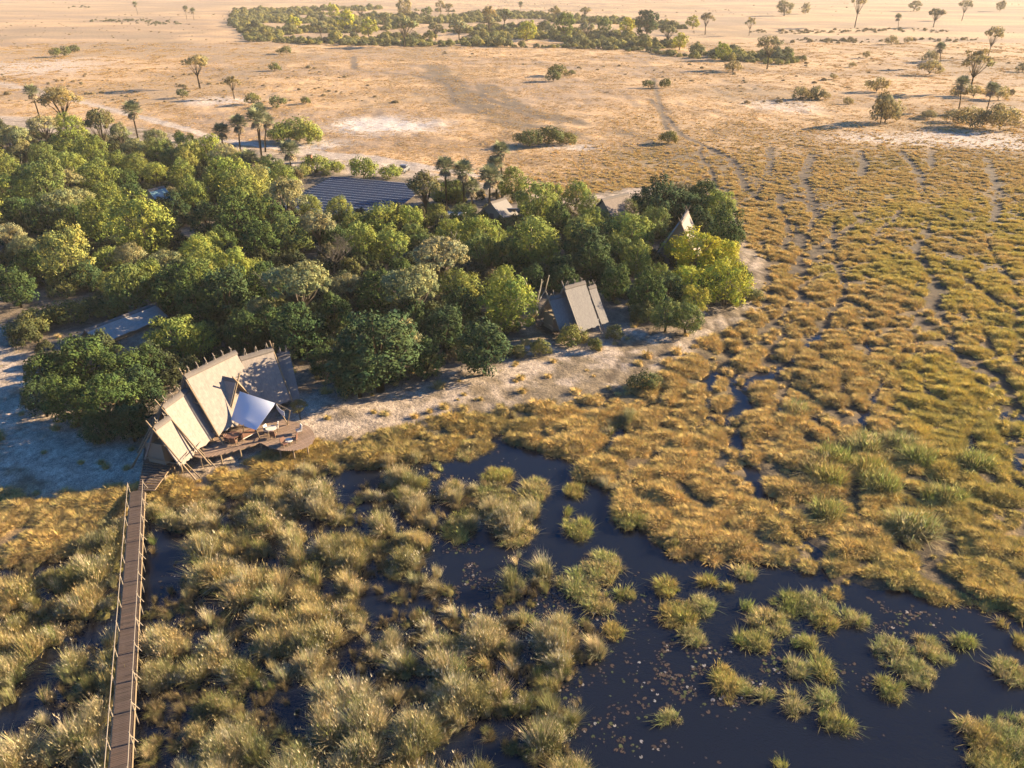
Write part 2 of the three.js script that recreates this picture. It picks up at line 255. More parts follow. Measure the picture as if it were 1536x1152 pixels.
const grassMat = leafMat([1, 1, 1], 0.3, { vertexColors: true });
function scatter(name, label, category, geos, list) { // list of [x, y, z, scale, turn, colour, squash]
  const per = geos.map(() => []); list.forEach((e, k) => per[k % geos.length].push(e));
  geos.forEach((g, k) => {
    if (!per[k].length) return;
    const m = new THREE.InstancedMesh(g, grassMat, per[k].length), M = new THREE.Matrix4(), q = new THREE.Quaternion(), c = new THREE.Color();
    per[k].forEach((e, i) => { q.setFromAxisAngle(V(0, 1, 0), e[4]); M.compose(V(e[0], e[1], e[2]), q, V(e[3], e[3] * (e[6] ?? 1), e[3])); m.setMatrixAt(i, M); m.setColorAt(i, c.setRGB(...e[5])); });
    m.name = numbered(name); m.castShadow = m.receiveShadow = true; scene.add(m); tag(m, label, category, label, 'stuff');
  });
  console.log(name, list.length);
}
const inView = (p, mx = 130, my = 120) => p[0] > -mx && p[0] < 1536 + mx && p[1] > -60 && p[1] < 1152 + my;

// where the marsh is open water and where reeds stand (0..1)
const OPEN = [ // open pools and channels
  toWorld([[575, 712], [640, 690], [700, 676], [745, 655], [757, 628], [768, 632], [772, 662], [880, 690], [946, 622], [906, 690], [872, 716], [925, 742], [930, 792], [1012, 838], [1090, 838], [1210, 860], [1255, 892], [1400, 905], [1540, 926], [1990, 1010], [1990, 1700], [850, 1700], [878, 1110], [866, 1060], [905, 990], [935, 950], [880, 930], [800, 960], [785, 920], [830, 880], [812, 848], [770, 830], [790, 800], [806, 765], [770, 735], [700, 722], [655, 742], [620, 724]], 0),
  toWorld([[640, 800], [690, 805], [735, 790], [775, 830], [760, 870], [745, 935], [700, 920], [660, 880], [640, 840]], 0), toWorld([[225, 790], [300, 800], [290, 850], [240, 900], [225, 870]], 0), toWorld([[0, 1075], [60, 1010], [130, 950], [178, 915], [175, 950], [110, 1000], [70, 1060], [20, 1120], [-60, 1180], [-80, 1110]], 0), toWorld([[470, 720], [560, 708], [570, 730], [500, 745]], 0), toWorld([[60, 960], [100, 990], [90, 1010], [40, 1030]], 0),
];
const openAt = (x, z) => { let m = -99; for (const p of OPEN) m = Math.max(m, sd(p, x, z)); return m; };
const boardA = spot(206, 736, 1.3), boardB = spot(171, 1300, 1.3);
const clearOfBoard = (x, z) => segD(x, z, [boardA.x, boardA.z], [boardB.x, boardB.z]) > 1.15;
{
  const r = rngOf(11), reeds = [], low = [], pads = [];
  for (let n = 0; n < 300000; n++) {
    const x = -62 + r() * 80, z = -24 - r() * 52; const v = seen(x, 1, z); if (!inView(v, 220, 260) || !clearOfBoard(x, z)) continue;
    const L = land(x, z); if (L.marsh < -0.6) continue;
    const op = openAt(x, z) + (fbm(x * 0.5, z * 0.5, 2, 61) - 0.5) * 2.2; if (op > -0.25) continue;
    const clump = fbm(x * 0.28, z * 0.28, 2, 63) * 0.4 + noise(x * 1.15, z * 1.15, 66) * 0.6, leftSide = v[0] < 175 ? 0.06 : 0;
    if (clump + leftSide < 0.622) { if (r() < 0.07 && clump > 0.4) reeds.push([x, -0.02, z, 0.2 + 0.25 * r(), r() * 6.28, vary(r, [0.17, 0.135, 0.075], 0.5), 0.8 + 0.6 * r()]); else if (r() < 0.012 && clump > 0.45) low.push([x, 0.0, z, 0.5 + r() * 0.5, r() * 6.28, vary(r, [0.16, 0.15, 0.055], 0.4), 0.8]); continue; }
    if (r() > 0.2 + (clump - 0.622) * 5) continue;
    const gold = smooth(0.35, 0.65, fbm(x * 0.14, z * 0.14, 3, 67)) * (v[0] < 180 && v[1] < 1020 ? 1 : 0.6), green = smooth(0.5, 0.68, fbm(x * 0.22, z * 0.22, 3, 69));
    let c = mix3([0.36, 0.32, 0.195], [0.37, 0.295, 0.13], gold); c = mix3(c, [0.16, 0.17, 0.06], green * 0.65);
    const s = (0.38 + 0.36 * smooth(0.62, 0.8, clump)) * (0.65 + 0.7 * r()) * mix(0.7, 1, smooth(0, 5, L.marsh));
    reeds.push([x, -0.02, z, s, 2.4 + (r() + r() - 1) * 2.6, vary(r, r() < 0.16 ? [0.47, 0.42, 0.30] : r() < 0.15 ? [0.13, 0.15, 0.05] : c, 0.5, 0.2), 0.85 + r() * 0.8]);
  }
  const geos = [1, 2, 3, 4, 5, 6].map((k) => reedTuft(100 + k, 110, 0.30 + 0.06 * (k % 3), 1.9, { plume: k % 2 ? 0.14 : 0.04, wind: 0.36, fan: 0.6 }));
  scatter('reed_bed', 'dense pale green reeds standing in the marsh beside the boardwalk', 'reeds', geos, reeds);
  // floating leaves and broken stems
  const padSpots = [[700, 870, 60, 55, 700], [1090, 1000, 110, 60, 900], [1300, 905, 90, 40, 500], [1270, 960, 160, 80, 500], [800, 930, 60, 70, 350], [900, 900, 100, 60, 350], [950, 1040, 120, 90, 400], [1450, 930, 120, 50, 250], [640, 740, 60, 40, 220], [1180, 1080, 300, 90, 200], [820, 700, 90, 40, 160], [350, 950, 140, 140, 400]];
  for (const [cx, cy, ax, ay, n] of padSpots) for (let k = 0; k < n; k++) {
    const a = r() * 6.28, q = Math.sqrt(r()), p = spot(cx + Math.cos(a) * ax * q, cy + Math.sin(a) * ay * q, 0); if (land(p.x, p.z).marsh < 0.8) continue;
    if (fbm(p.x * 0.6, p.z * 0.6, 2, 71) < 0.5) continue;
    pads.push([p.x, 0.012 + r() * 0.01, p.z, 0.05 + r() * r() * 0.16, r() * 6.28, vary(r, r() < 0.75 ? [0.075, 0.052, 0.04] : r() < 0.75 ? [0.08, 0.09, 0.035] : [0.28, 0.25, 0.22], 0.5), 1]);
  }
  const mb = new MB(); { const c0 = mb.v([0, 0.02, 0], [1, 1, 1], [0, 1, 0]), ring = []; for (let s = 0; s < 7; s++) { const a = s / 7 * 5.9; ring.push(mb.v([Math.cos(a), (s % 2) * 0.08, Math.sin(a) * 0.8], [1, 1, 1], [0, 1, 0])); } for (let s = 0; s < 6; s++) mb.i.push(c0, ring[s + 1], ring[s]); }
  scatter('water_lily_leaves', 'small brown floating leaves scattered on the dark water', 'floating leaves', [mb.build()], pads);
  const geoLow = [1, 2, 3].map((k) => tussock(300 + k, 80, 0.45, 0.5));
  // meadow cushions, bank grass and plain grass
  const cush = [], tuft = [];
  const want = (x, z, L) => { // density of cushions
    if (L.marsh > 0.2) return 0;
    let d = Math.pow(1 - L.sav, 1.4); if (L.island > -2) d *= 1 - smooth(-1.8, 1.2, L.island) * 0.985; d *= smooth(0.7, 1.3, Math.min(L.ditch, L.trail)) * 0.97 + 0.03; if (L.band < 1.3) d *= 0.6; if (L.pan > 0.1) d *= 1 - L.pan;
    return d;
  };
  const tint = (x, z, v, L) => {
    const g = fbm(x * 0.06, z * 0.06, 3, 73), f = fbm(x * 0.3, z * 0.3, 2, 75);
    let c = mix3([0.49, 0.36, 0.145], [0.37, 0.265, 0.105], f);
    const rightGreen = smooth(1180, 1450, v[0] + (g - 0.5) * 500) * smooth(230, 320, v[1]) * (1 - smooth(640, 820, v[1]) * 0.6);
    c = mix3(c, [0.44, 0.35, 0.09], Math.min(1, rightGreen * smooth(0.3, 0.62, g * 0.6 + f * 0.4) * 1.1)); c = mix3(c, [0.25, 0.215, 0.07], smooth(0.56, 0.7, g) * 0.35);
    if (v[0] < 800) c = mix3(c, f > 0.5 ? [0.34, 0.25, 0.085] : [0.27, 0.215, 0.085], 0.75); return c;
  };
  for (let n = 0; n < 760000; n++) {
    const t = r(), far = 40 + Math.pow(t, 0.85) * 300, x = (r() - 0.5) * (70 + far * 1.75), z = -far, v = seen(x, 0.3, z); if (!inView(v)) continue;
    const L = land(x, z), d = want(x, z, L); if (d <= 0) continue;
    const clump = fbm(x * 0.42, z * 0.55, 2, 77) * 0.6 + noise(x * 0.95, z * 1.25, 79) * 0.4; if (clump < 0.30 + 0.2 * r() || r() > d) continue;
    if (!clearOfBoard(x, z)) continue;
    cush.push([x, heightOf(x, z, L) - 0.05, z, (0.55 + 0.75 * smooth(0.36, 0.7, clump)) * (0.6 + 0.6 * r()) * mix(0.95, 0.62, smooth(80, 190, far)) * (1 - 0.25 * L.sav), r() * 6.28, vary(r, mix3(tint(x, z, v, L).map((q) => q * 1.13), [0.56, 0.39, 0.195], L.sav * 0.9), 0.35), (0.8 + 0.5 * r())]);
  }
  const geoC = [1, 2, 3, 4, 5].map((k) => tussock(200 + k, 150, 0.62, 0.62, { w: 0.032 }));
  scatter('meadow_grass', 'golden tussock grass covering the wet meadow', 'grass', geoC, cush.concat(low));
  for (let n = 0; n < 300000; n++) {
    const far = 60 + Math.pow(r(), 0.75) * 520, x = (r() - 0.5) * (70 + far * 1.75), z = -far, v = seen(x, 0.3, z); if (!inView(v, 90, 60)) continue;
    const L = land(x, z); if (L.marsh > -1.5) continue; let d = 0.12 + 0.88 * L.sav; if (L.island > -1) d *= mix(1, L.woods > 0 ? 0.10 : 0.30, smooth(-1, 2, L.island)); d *= smooth(0.8, 1.4, L.road) * (1 - L.pan * 0.97) * smooth(0.5, 1.2, Math.min(L.ditch, L.trail));
    const cl = fbm(x * 0.13, z * 0.13, 3, 81); if (r() > d * smooth(0.3, 0.6, cl) * 1.1) continue;
    const c = L.island > 0 ? mix3([0.36, 0.27, 0.14], [0.20, 0.19, 0.07], r() * 0.7) : mix3([0.58, 0.39, 0.185], [0.27, 0.175, 0.08], smooth(0.35, 0.7, cl) * r());
    tuft.push([x, heightOf(x, z, L) - 0.03, z, (L.island > 0 ? 0.45 : 0.7) + 0.6 * r(), r() * 6.28, vary(r, c, 0.3), 0.8 + 0.5 * r()]);
  }
  scatter('dry_grass', 'dry straw coloured grass tufts over the open plain', 'grass', [1, 2, 3].map((k) => tussock(400 + k, 55, 0.6, 0.42, { core: 0, w: 0.06 })), tuft);
}

/* ------------------------------------------------------------------ trees */
const barkCol = [[0.20, 0.16, 0.12], [0.26, 0.22, 0.18], [0.13, 0.10, 0.075]];
const barkMat = barkCol.map((c) => std(c, { bumpMap: grainBump, bumpScale: 0.03 }));
function leafQuad(mb, p, n, s, r, c, ln) {
  // a folded leaf spray: two triangles meeting along its midrib
  const t = V(r() - 0.5, r() - 0.5, r() - 0.5).cross(n).normalize(), b = V(0, 0, 0).crossVectors(n, t), w = s * (0.42 + 0.25 * r()), f = s * 0.16;
  const nn = [ln.x, ln.y, ln.z];
  const a = mb.v([p.x - t.x * s, p.y - t.y * s, p.z - t.z * s], c, nn), d = mb.v([p.x + t.x * s - n.x * f, p.y + t.y * s - n.y * f, p.z + t.z * s - n.z * f], c, nn);
  const e = mb.v([p.x + b.x * w - n.x * f, p.y + b.y * w - n.y * f, p.z + b.z * w - n.z * f], c, nn), g = mb.v([p.x - b.x * w - n.x * f, p.y - b.y * w - n.y * f, p.z - b.z * w - n.z * f], c, nn);
  mb.i.push(a, d, e, a, g, d);
}
/* A tree of crown radius 1. k: height over width; base: how far down the crown comes; gaps: openness */
function makeTree(seed, o) {
  const r = rngOf(seed), H = 2 * o.k, cy = H * (o.cy ?? 0.6), ay = H * (o.ay ?? 0.42), crown = new MB(), wood = new MB(), lobes = [];
  const dirOf = () => { const y = mix(o.low ?? -0.4, 1, r()), a = r() * 6.283, q = Math.sqrt(Math.max(0, 1 - y * y)); return V(Math.cos(a) * q, y, Math.sin(a) * q); };
  for (let k = 0; k < o.lobes; k++) {
    let best = null, far = -1;
    for (let t = 0; t < 5; t++) { const d = dirOf(), rr = mix(0.45, 0.8, Math.sqrt(r())), lump = 0.72 + 0.5 * noise(d.x * 1.7 + seed * 3.1, d.z * 1.7 + d.y * 2 + seed, 13), p = V(d.x * rr * lump, cy + d.y * ay * rr * lump * (1 + (r() - 0.5) * 0.3), d.z * rr * lump); let m = 9; for (const l of lobes) m = Math.min(m, l.p.distanceTo(p)); if (m > far) { far = m; best = { p, d }; } }
    best.r = mix(o.r0 ?? 0.2, o.r1 ?? 0.36, r()); best.flat = o.flat ?? 0.85; best.c = 0.8 + 0.4 * r(); best.y = (r() - 0.5) * 0.24; lobes.push(best);
  }
  for (const l of lobes) {
    const n = Math.round(o.leaves * (0.6 + (l.r / 0.3) * 0.5));
    for (let k = 0; k < n; k++) {
      let v = V(r() * 2 - 1, r() * 2 - 1, r() * 2 - 1); if (v.lengthSq() > 1 || v.lengthSq() < 0.01) { k--; continue; } v.normalize();
      if (v.dot(l.d) < -0.45 && r() < 0.75) continue;
      const q = l.r * (r() < 0.12 ? 1 + 0.45 * r() : 0.55 + 0.5 * Math.sqrt(r())), p = V(l.p.x + v.x * q, l.p.y + v.y * q * l.flat, l.p.z + v.z * q); if (p.y < 0.02) continue;
      const nn = V(v.x + (r() - 0.5) * 1.2, v.y + 0.15 + (r() - 0.5) * 1.2, v.z + (r() - 0.5) * 1.2).normalize(); if (nn.dot(v) < 0) nn.negate();
      const m = l.c * (0.72 + 0.56 * r()), w = l.y + (r() - 0.5) * 0.2, c = [m * (1 + w), m, m * (1 - w)];
      leafQuad(crown, p, nn, o.leaf * (0.7 + 0.6 * r()), r, c, V(v.x * 0.9 + nn.x + l.d.x * 0.5, v.y * 0.9 + nn.y + l.d.y * 0.5, v.z * 0.9 + nn.z + l.d.z * 0.5).normalize());
    }
  }
  const fork = V((r() - 0.5) * 0.15, H * (o.fork ?? 0.28), (r() - 0.5) * 0.15), tr = o.trunk ?? 0.07;
  wood.tube([V(0, -0.25, 0), V(fork.x * 0.3, fork.y * 0.5, fork.z * 0.3), fork], [tr * 1.35, tr, tr * 0.85], 7);
  lobes.slice(0, o.limbs ?? 8).forEach((l) => { const m1 = fork.clone().lerp(l.p, 0.5).add(V((r() - 0.5) * 0.16, (r() - 0.2) * 0.12, (r() - 0.5) * 0.16)); wood.tube([fork, m1, l.p], [tr * 0.6, tr * 0.38, tr * 0.14], 5, [1, 1, 1], false); });
  return { crown: crown.build(true), wood: wood.build(true), H };
}
function branchTree(seed, H, spread, o = {}) { // leafless tree: limbs, branches, twigs
  const r = rngOf(seed), mb = new MB();
  const grow = (p, d, len, rad, lev) => {
    const pts = [p], rs = [rad], n = 3; let q = p.clone(), dd = d.clone();
    for (let k = 0; k < n; k++) { dd = dd.clone().add(V((r() - 0.5) * 0.5, (r() - 0.35) * 0.3, (r() - 0.5) * 0.5)).normalize(); q = q.clone().addScaledVector(dd, len / n); pts.push(q); rs.push(rad * (1 - 0.55 * (k + 1) / n)); }
    mb.tube(pts, rs, lev < 2 ? 6 : 3, [1, 1, 1], false);
    if (lev < (o.levels ?? 4)) { const kids = lev === 0 ? o.first ?? 4 : 3 + (r() < 0.5 ? 1 : 0); for (let k = 0; k < kids; k++) { const at = pts[lev === 0 ? n : 1 + Math.floor(r() * n)]; grow(at, dd.clone().add(V((r() - 0.5) * spread, (r() - 0.3) * 0.8, (r() - 0.5) * spread)).normalize(), len * (0.55 + 0.2 * r()), rad * 0.5, lev + 1); } }
  };
  grow(V(0, -0.3, 0), V(0, 1, 0), H * 0.4, o.rad ?? H * 0.028, 0);
  return mb.build(true);
}
const KINDS = {
  Y: { look: 'yellow green bushy tree', rgb: [[0.37, 0.345, 0.033], [0.32, 0.325, 0.038], [0.41, 0.36, 0.03], [0.34, 0.315, 0.045]], bark: 1, o: { k: 1.0, lobes: 46, leaves: 135, leaf: 0.042, low: -0.8, ay: 0.5, cy: 0.5, r0: 0.17, r1: 0.33, fork: 0.2 } },
  M: { look: 'mid green leafy tree', rgb: [[0.16, 0.185, 0.036], [0.185, 0.20, 0.042], [0.135, 0.165, 0.042]], bark: 0, o: { k: 1.0, lobes: 46, leaves: 135, leaf: 0.042, low: -0.8, ay: 0.5, cy: 0.5, r0: 0.17, r1: 0.33, fork: 0.2 } },
  D: { look: 'dark green evergreen tree', rgb: [[0.05, 0.08, 0.024], [0.06, 0.09, 0.022], [0.046, 0.074, 0.027]], bark: 2, o: { k: 1.0, lobes: 56, leaves: 120, leaf: 0.044, low: -0.85, ay: 0.52, cy: 0.5, r0: 0.17, r1: 0.30, fork: 0.2 } },
  O: { look: 'open olive grey acacia tree', rgb: [[0.24, 0.22, 0.095], [0.205, 0.21, 0.085], [0.27, 0.245, 0.11]], bark: 1, o: { k: 1.0, lobes: 34, leaves: 130, leaf: 0.039, low: -0.15, ay: 0.34, cy: 0.66, r0: 0.16, r1: 0.30, flat: 0.62, fork: 0.3, limbs: 16, trunk: 0.06 } },
  B: { look: 'rounded green bush', rgb: [[0.12, 0.125, 0.03], [0.15, 0.145, 0.035], [0.10, 0.11, 0.035]], bark: 0, o: { k: 0.62, lobes: 24, leaves: 90, leaf: 0.06, low: -0.3, ay: 0.52, cy: 0.42, r0: 0.24, r1: 0.4, fork: 0.12, trunk: 0.04 } },
  T: { look: 'tall open tree with bare forked trunk', rgb: [[0.14, 0.13, 0.05], [0.16, 0.145, 0.05]], bark: 2, o: { k: 1.45, lobes: 26, leaves: 95, leaf: 0.06, low: -0.2, ay: 0.27, cy: 0.7, r0: 0.2, r1: 0.34, flat: 0.75, fork: 0.33, limbs: 12, trunk: 0.055 } },
};
let seedNo = 1000;
for (const k in KINDS) { const K = KINDS[k]; K.mats = K.rgb.map((c) => leafMat(c, k === 'D' ? 0.1 : 0.25)); K.shapes = [1, 2, 3, 4, 5, 6].map(() => makeTree(seedNo++, K.o)); K.plain = [1, 2, 3].map(() => makeTree(seedNo++, { ...K.o, lobes: Math.round(K.o.lobes * 0.6), leaves: 62, leaf: 0.085 })); K.n = 0; }
KINDS.D.big = makeTree(seedNo++, { ...KINDS.D.o, lobes: 90, leaves: 110, leaf: 0.036, r0: 0.12, r1: 0.22 }); KINDS.O.big = makeTree(seedNo++, { ...KINDS.O.o, lobes: 70, leaves: 105, leaf: 0.034, r0: 0.11, r1: 0.22, limbs: 26 }); KINDS.Y.big = makeTree(seedNo++, { ...KINDS.Y.o, lobes: 66, leaves: 120, leaf: 0.038, r0: 0.15, r1: 0.26 });
KINDS.M.big = KINDS.Y.big;
const treeRng = rngOf(77);
function plantAt(kind, p, R, px, where, o = {}) {
  const K = KINDS[kind], n = K.n++, S = p.z < -270 ? K.plain[n % 3] : o.big ?? (R > 4.6 && K.big ? K.big : K.shapes[n % K.shapes.length]);
  const g = thing(kind === 'B' ? 'bush' : 'tree', '', kind === 'B' ? 'bush' : 'tree', V(p.x, groundY(p.x, p.z) - 0.05, p.z));
  part('trunk', S.wood, barkMat[K.bark], g); part('crown', S.crown, (o.mats ?? K.mats)[Math.floor(treeRng() * (o.mats ?? K.mats).length)], g);
  g.scale.set(R * (0.86 + 0.26 * treeRng()), R * (o.tall ?? 1) * (0.88 + 0.28 * treeRng()), R * (0.86 + 0.26 * treeRng())); g.rotation.y = treeRng() * 6.28;
  lineUp(g, px, o.look ?? K.look, where);
  return g;
}
const OLIVE = [[0.225, 0.245, 0.045], [0.195, 0.225, 0.045], [0.24, 0.24, 0.06], [0.205, 0.235, 0.04]].map((c) => leafMat(c, 0.25)), HAZED = [[0.30, 0.235, 0.085], [0.25, 0.205, 0.08], [0.22, 0.19, 0.085]].map((c) => leafMat(c, 0.45));  // last set, for far crowns: haze fade and backlight put into the leaf colour
// crown centre and width as surveyed
function plant(kind, cx, cy, w, where, o = {}) {
  const K = KINDS[kind]; let yc = 4, p, R;
  for (let k = 0; k < 5; k++) { p = spot(cx, cy, yc); const zc = seen(p.x, yc, p.z)[2]; R = w * 1.14 * zc / (2 * FOCAL); yc = groundY(p.x, p.z) + R * 2 * K.o.k * (o.tall ?? 1) * (K.o.cy ?? 0.6); }
  return plantAt(kind, p, R, cx, where, o);
}
const WHERE = {
  farleft: 'in the woodland at the far left edge', road: 'along the sand road behind the woodland', tent: 'around the teal tent', nearleft: 'at the left above the long shaded roof', solar: 'beside the solar panels', solarfront: 'between the solar panels and the large lodge', palms: 'near the tall palms', lodge: 'behind the large lodge', lodgeleft: 'on the shaded sand left of the large lodge', mid: 'between the large lodge and the small lodge', small: 'behind the small lodge', tip: 'at the right tip of the woodland', thatch: 'around the thatched cottage',
};
const WOOD = {
  farleft: [['O', 20, 213, 55], ['O', 64, 193, 42], ['Y', 105, 193, 45], ['O', 35, 224, 42], ['M', 64, 232, 42], ['M', 92, 221, 42], ['M', 12, 254, 42], ['Y', 105, 249, 46], ['Y', 10, 288, 60], ['M', 64, 281, 66], ['O', 98, 270, 46], ['O', 90, 309, 62], ['O', 118, 300, 46], ['M', -30, 240, 60], ['M', -40, 300, 70], ['D', 40, 262, 40], ['D', 30, 318, 55], ['D', 68, 330, 50], ['D', 110, 335, 45]],
  road: [['T', 150, 190, 46], ['O', 180, 202, 36], ['O', 232, 203, 38], ['M', 135, 231, 46], ['M', 235, 229, 36], ['Y', 281, 217, 36], ['Y', 283, 235, 40], ['Y', 312, 226, 45], ['O', 339, 233, 46], ['B', 424, 203, 40], ['B', 443, 197, 48], ['B', 461, 204, 38], ['O', 205, 222, 36], ['M', 258, 238, 34], ['D', 268, 205, 14]],
  tent: [['M', 144, 263, 56], ['M', 176, 249, 36], ['M', 205, 248, 36], ['Y', 232, 258, 34], ['M', 160, 296, 48], ['M', 150, 333, 62], ['Y', 216, 334, 90], ['M', 273, 260, 42], ['D', 262, 306, 44], ['M', 290, 296, 46], ['D', 188, 272, 34], ['D', 196, 296, 34], ['D', 190, 318, 34]],
  nearleft: [['O', 12, 350, 52], ['O', 36, 374, 42], ['Y', 98, 387, 82], ['Y', 160, 392, 42], ['O', 196, 383, 48], ['O', 248, 388, 48], ['B', 96, 434, 36], ['D', 22, 434, 52], ['M', 168, 424, 40], ['M', 196, 436, 66], ['M', 222, 424, 58], ['B', 55, 478, 56], ['B', 100, 470, 54], ['B', 135, 460, 46], ['B', 28, 494, 44], ['D', 45, 400, 50], ['D', 130, 412, 44], ['B', 165, 465, 44], ['D', -40, 440, 60], ['D', 250, 430, 50]],
  solar: [['Y', 347, 271, 58], ['M', 316, 281, 52], ['Y', 379, 281, 54], ['M', 411, 258, 40], ['M', 422, 272, 46], ['B', 474, 247, 44], ['B', 503, 250, 30], ['B', 544, 254, 44], ['B', 583, 258, 34], ['M', 362, 250, 40], ['O', 390, 262, 34], ['B', 450, 258, 28]],
  solarfront: [['O', 429, 304, 62], ['M', 464, 308, 40], ['M', 506, 318, 42], ['M', 364, 298, 70], ['D', 362, 332, 70], ['D', 312, 338, 54], ['M', 437, 352, 62], ['O', 476, 343, 56], ['M', 530, 344, 44], ['Y', 573, 328, 60], ['Y', 541, 368, 60], ['Y', 583, 368, 52], ['Y', 312, 372, 46], ['D', 400, 330, 60], ['D', 330, 362, 44], ['D', 392, 366, 56], ['D', 500, 356, 44], ['D', 555, 345, 40]],
  palms: [['Y', 616, 332, 44], ['T', 637, 286, 46], ['Y', 662, 284, 36], ['M', 688, 288, 32], ['M', 768, 277, 42], ['Y', 806, 306, 64], ['Y', 833, 295, 30], ['Y', 864, 293, 40], ['Y', 676, 349, 44], ['Y', 719, 350, 58], ['Y', 746, 352, 32], ['M', 696, 324, 44], ['M', 655, 322, 36], ['M', 721, 379, 46], ['Y', 799, 363, 76], ['Y', 817, 384, 46], ['M', 870, 341, 50], ['D', 881, 378, 60], ['M', 624, 359, 42], ['D', 760, 385, 50], ['B', 768, 336, 34], ['D', 836, 330, 40], ['D', 845, 400, 50]],
  lodge: [['Y', 299, 381, 52], ['Y', 314, 398, 50], ['Y', 348, 400, 52], ['Y', 378, 400, 36], ['M', 299, 420, 60], ['D', 338, 444, 80], ['D', 299, 458, 62], ['O', 446, 424, 104], ['O', 390, 466, 46], ['O', 523, 430, 52], ['D', 367, 496, 62], ['D', 445, 496, 80], ['D', 405, 490, 56], ['D', 484, 545, 44], ['Y', 262, 500, 72], ['Y', 296, 508, 52], ['D', 262, 436, 66], ['D', 288, 432, 66], ['D', 500, 470, 60], ['D', 400, 430, 60], ['D', 312, 500, 46]],  // includes two D trees added to shade the long roof
  lodgeleft: [['D', 75, 560, 72], ['D', 130, 545, 76], ['D', 180, 552, 72], ['D', 108, 602, 76], ['D', 165, 606, 80], ['D', 212, 588, 64], ['D', 62, 598, 54], ['D', 196, 636, 54], ['D', 148, 640, 50], ['D', 225, 545, 50]],
  mid: [['D', 564, 518, 138], ['D', 536, 556, 80], ['O', 617, 438, 96], ['O', 600, 512, 60], ['O', 660, 386, 88], ['M', 686, 430, 62], ['Y', 762, 456, 80], ['Y', 754, 428, 44], ['D', 725, 524, 76], ['D', 666, 498, 62], ['D', 640, 540, 54], ['D', 565, 440, 60], ['D', 690, 470, 56], ['B', 777, 527, 28], ['D', 620, 480, 60], ['D', 600, 410, 44]],
  small: [['Y', 948, 356, 62], ['M', 924, 375, 52], ['Y', 954, 389, 46], ['D', 922, 426, 50], ['D', 969, 444, 56], ['D', 889, 390, 60], ['M', 884, 334, 40], ['D', 918, 350, 50], ['D', 845, 415, 44], ['D', 905, 405, 40], ['D', 800, 420, 40]],
  tip: [['Y', 1045, 375, 74], ['Y', 1082, 387, 50], ['Y', 1012, 373, 42], ['Y', 1090, 424, 64], ['B', 1126, 442, 34], ['Y', 1036, 420, 54], ['M', 989, 416, 46], ['Y', 1044, 450, 40], ['M', 1000, 472, 50], ['M', 1030, 480, 42], ['D', 1000, 440, 44], ['D', 1065, 430, 40]],
  thatch: [['D', 985, 307, 60], ['D', 1012, 310, 50], ['D', 1057, 292, 50], ['D', 1036, 309, 50], ['Y', 1080, 312, 46], ['D', 1090, 345, 58], ['D', 1051, 336, 42], ['M', 981, 334, 46], ['M', 945, 315, 30], ['M', 885, 312, 30], ['M', 900, 330, 34]],
};
for (const w in WOOD) for (const [k, x, y, s] of WOOD[w]) plant(k, x, y, s, WHERE[w], (k === 'Y' && w !== 'tip') || (k === 'B' && (w === 'road' || w === 'solar')) ? { mats: OLIVE } : {});
// bushes and saplings on the bare bank
plant('B', 968, 573, 40, 'casting a long shadow on the grassy bank');
for (const [x, y, s, t] of [[810, 522, 28, 1.5], [856, 506, 42, 1.2], [893, 517, 20, 1.4], [922, 500, 28, 1.2]]) plant('B', x, y, s, 'in front of the small lodge', { tall: t, look: 'pale green shrub' });
plant('T', 427, 556, 32, 'in front of the large lodge roof', { look: 'slender young tree' }); plant('T', 447, 606, 24, 'beside the round deck of the large lodge', { look: 'slender young tree' });
// single trees and bushes out on the plain
for (const [k, x, y, s] of [['T', 91, 152, 52], ['T', 294, 99, 36], ['T', 347, 121, 22], ['T', 1466, 94, 38], ['T', 1490, 55, 24], ['T', 1328, 150, 28], ['T', 1178, 11, 22], ['T', 1287, 14, 24], ['T', 1404, 23, 22], ['T', 1209, 11, 14], ['T', 1372, 8, 18], ['T', 1448, 9, 16], ['T', 1060, 28, 20], ['T', 1126, 33, 14], ['T', 1156, 66, 36], ['T', 733, 22, 22], ['T', 672, 12, 16], ['T', 660, 10, 14], ['T', 832, 16, 18], ['T', 878, 15, 16], ['T', 605, 12, 22], ['T', 1502, 8, 14]]) plant(['T', 'O', 'M', 'T', 'Y'][Math.floor(x * 7 + y) % 5 * (y < 60 ? 1 : 0)], x, y, s, 'standing alone on the dry plain', { look: 'small open crowned tree', tall: 0.8 + (x % 7) * 0.06, mats: HAZED });
for (const [x, y, s] of [[82, 80, 18], [96, 78, 20], [110, 73, 18], [420, 77, 12], [430, 76, 16], [412, 101, 18], [273, 142, 16], [415, 154, 24], [458, 151, 15], [380, 150, 22], [838, 106, 26], [830, 114, 24], [858, 110, 12], [973, 126, 18], [998, 126, 18], [795, 208, 38], [824, 204, 40], [850, 208, 30], [1003, 207, 27], [1200, 142, 22], [1224, 140, 26], [1238, 144, 18], [1317, 128, 30], [1272, 152, 15], [1330, 170, 46], [1458, 178, 44], [1504, 180, 48], [1393, 171, 22], [1432, 173, 30], [1100, 100, 24], [1395, 102, 30], [1395, 86, 22], [1338, 61, 20], [1362, 60, 14], [1300, 83, 12], [1440, 136, 24], [1462, 138, 26], [1500, 140, 30], [1536, 100, 20], [1251, 115, 12], [1278, 98, 10]]) plant('B', x, y, s, x < 600 ? 'on the plain at the far left' : x < 1050 ? 'on the plain beyond the woodland' : 'on the plain at the far right', x > 1050 ? { mats: HAZED } : {});
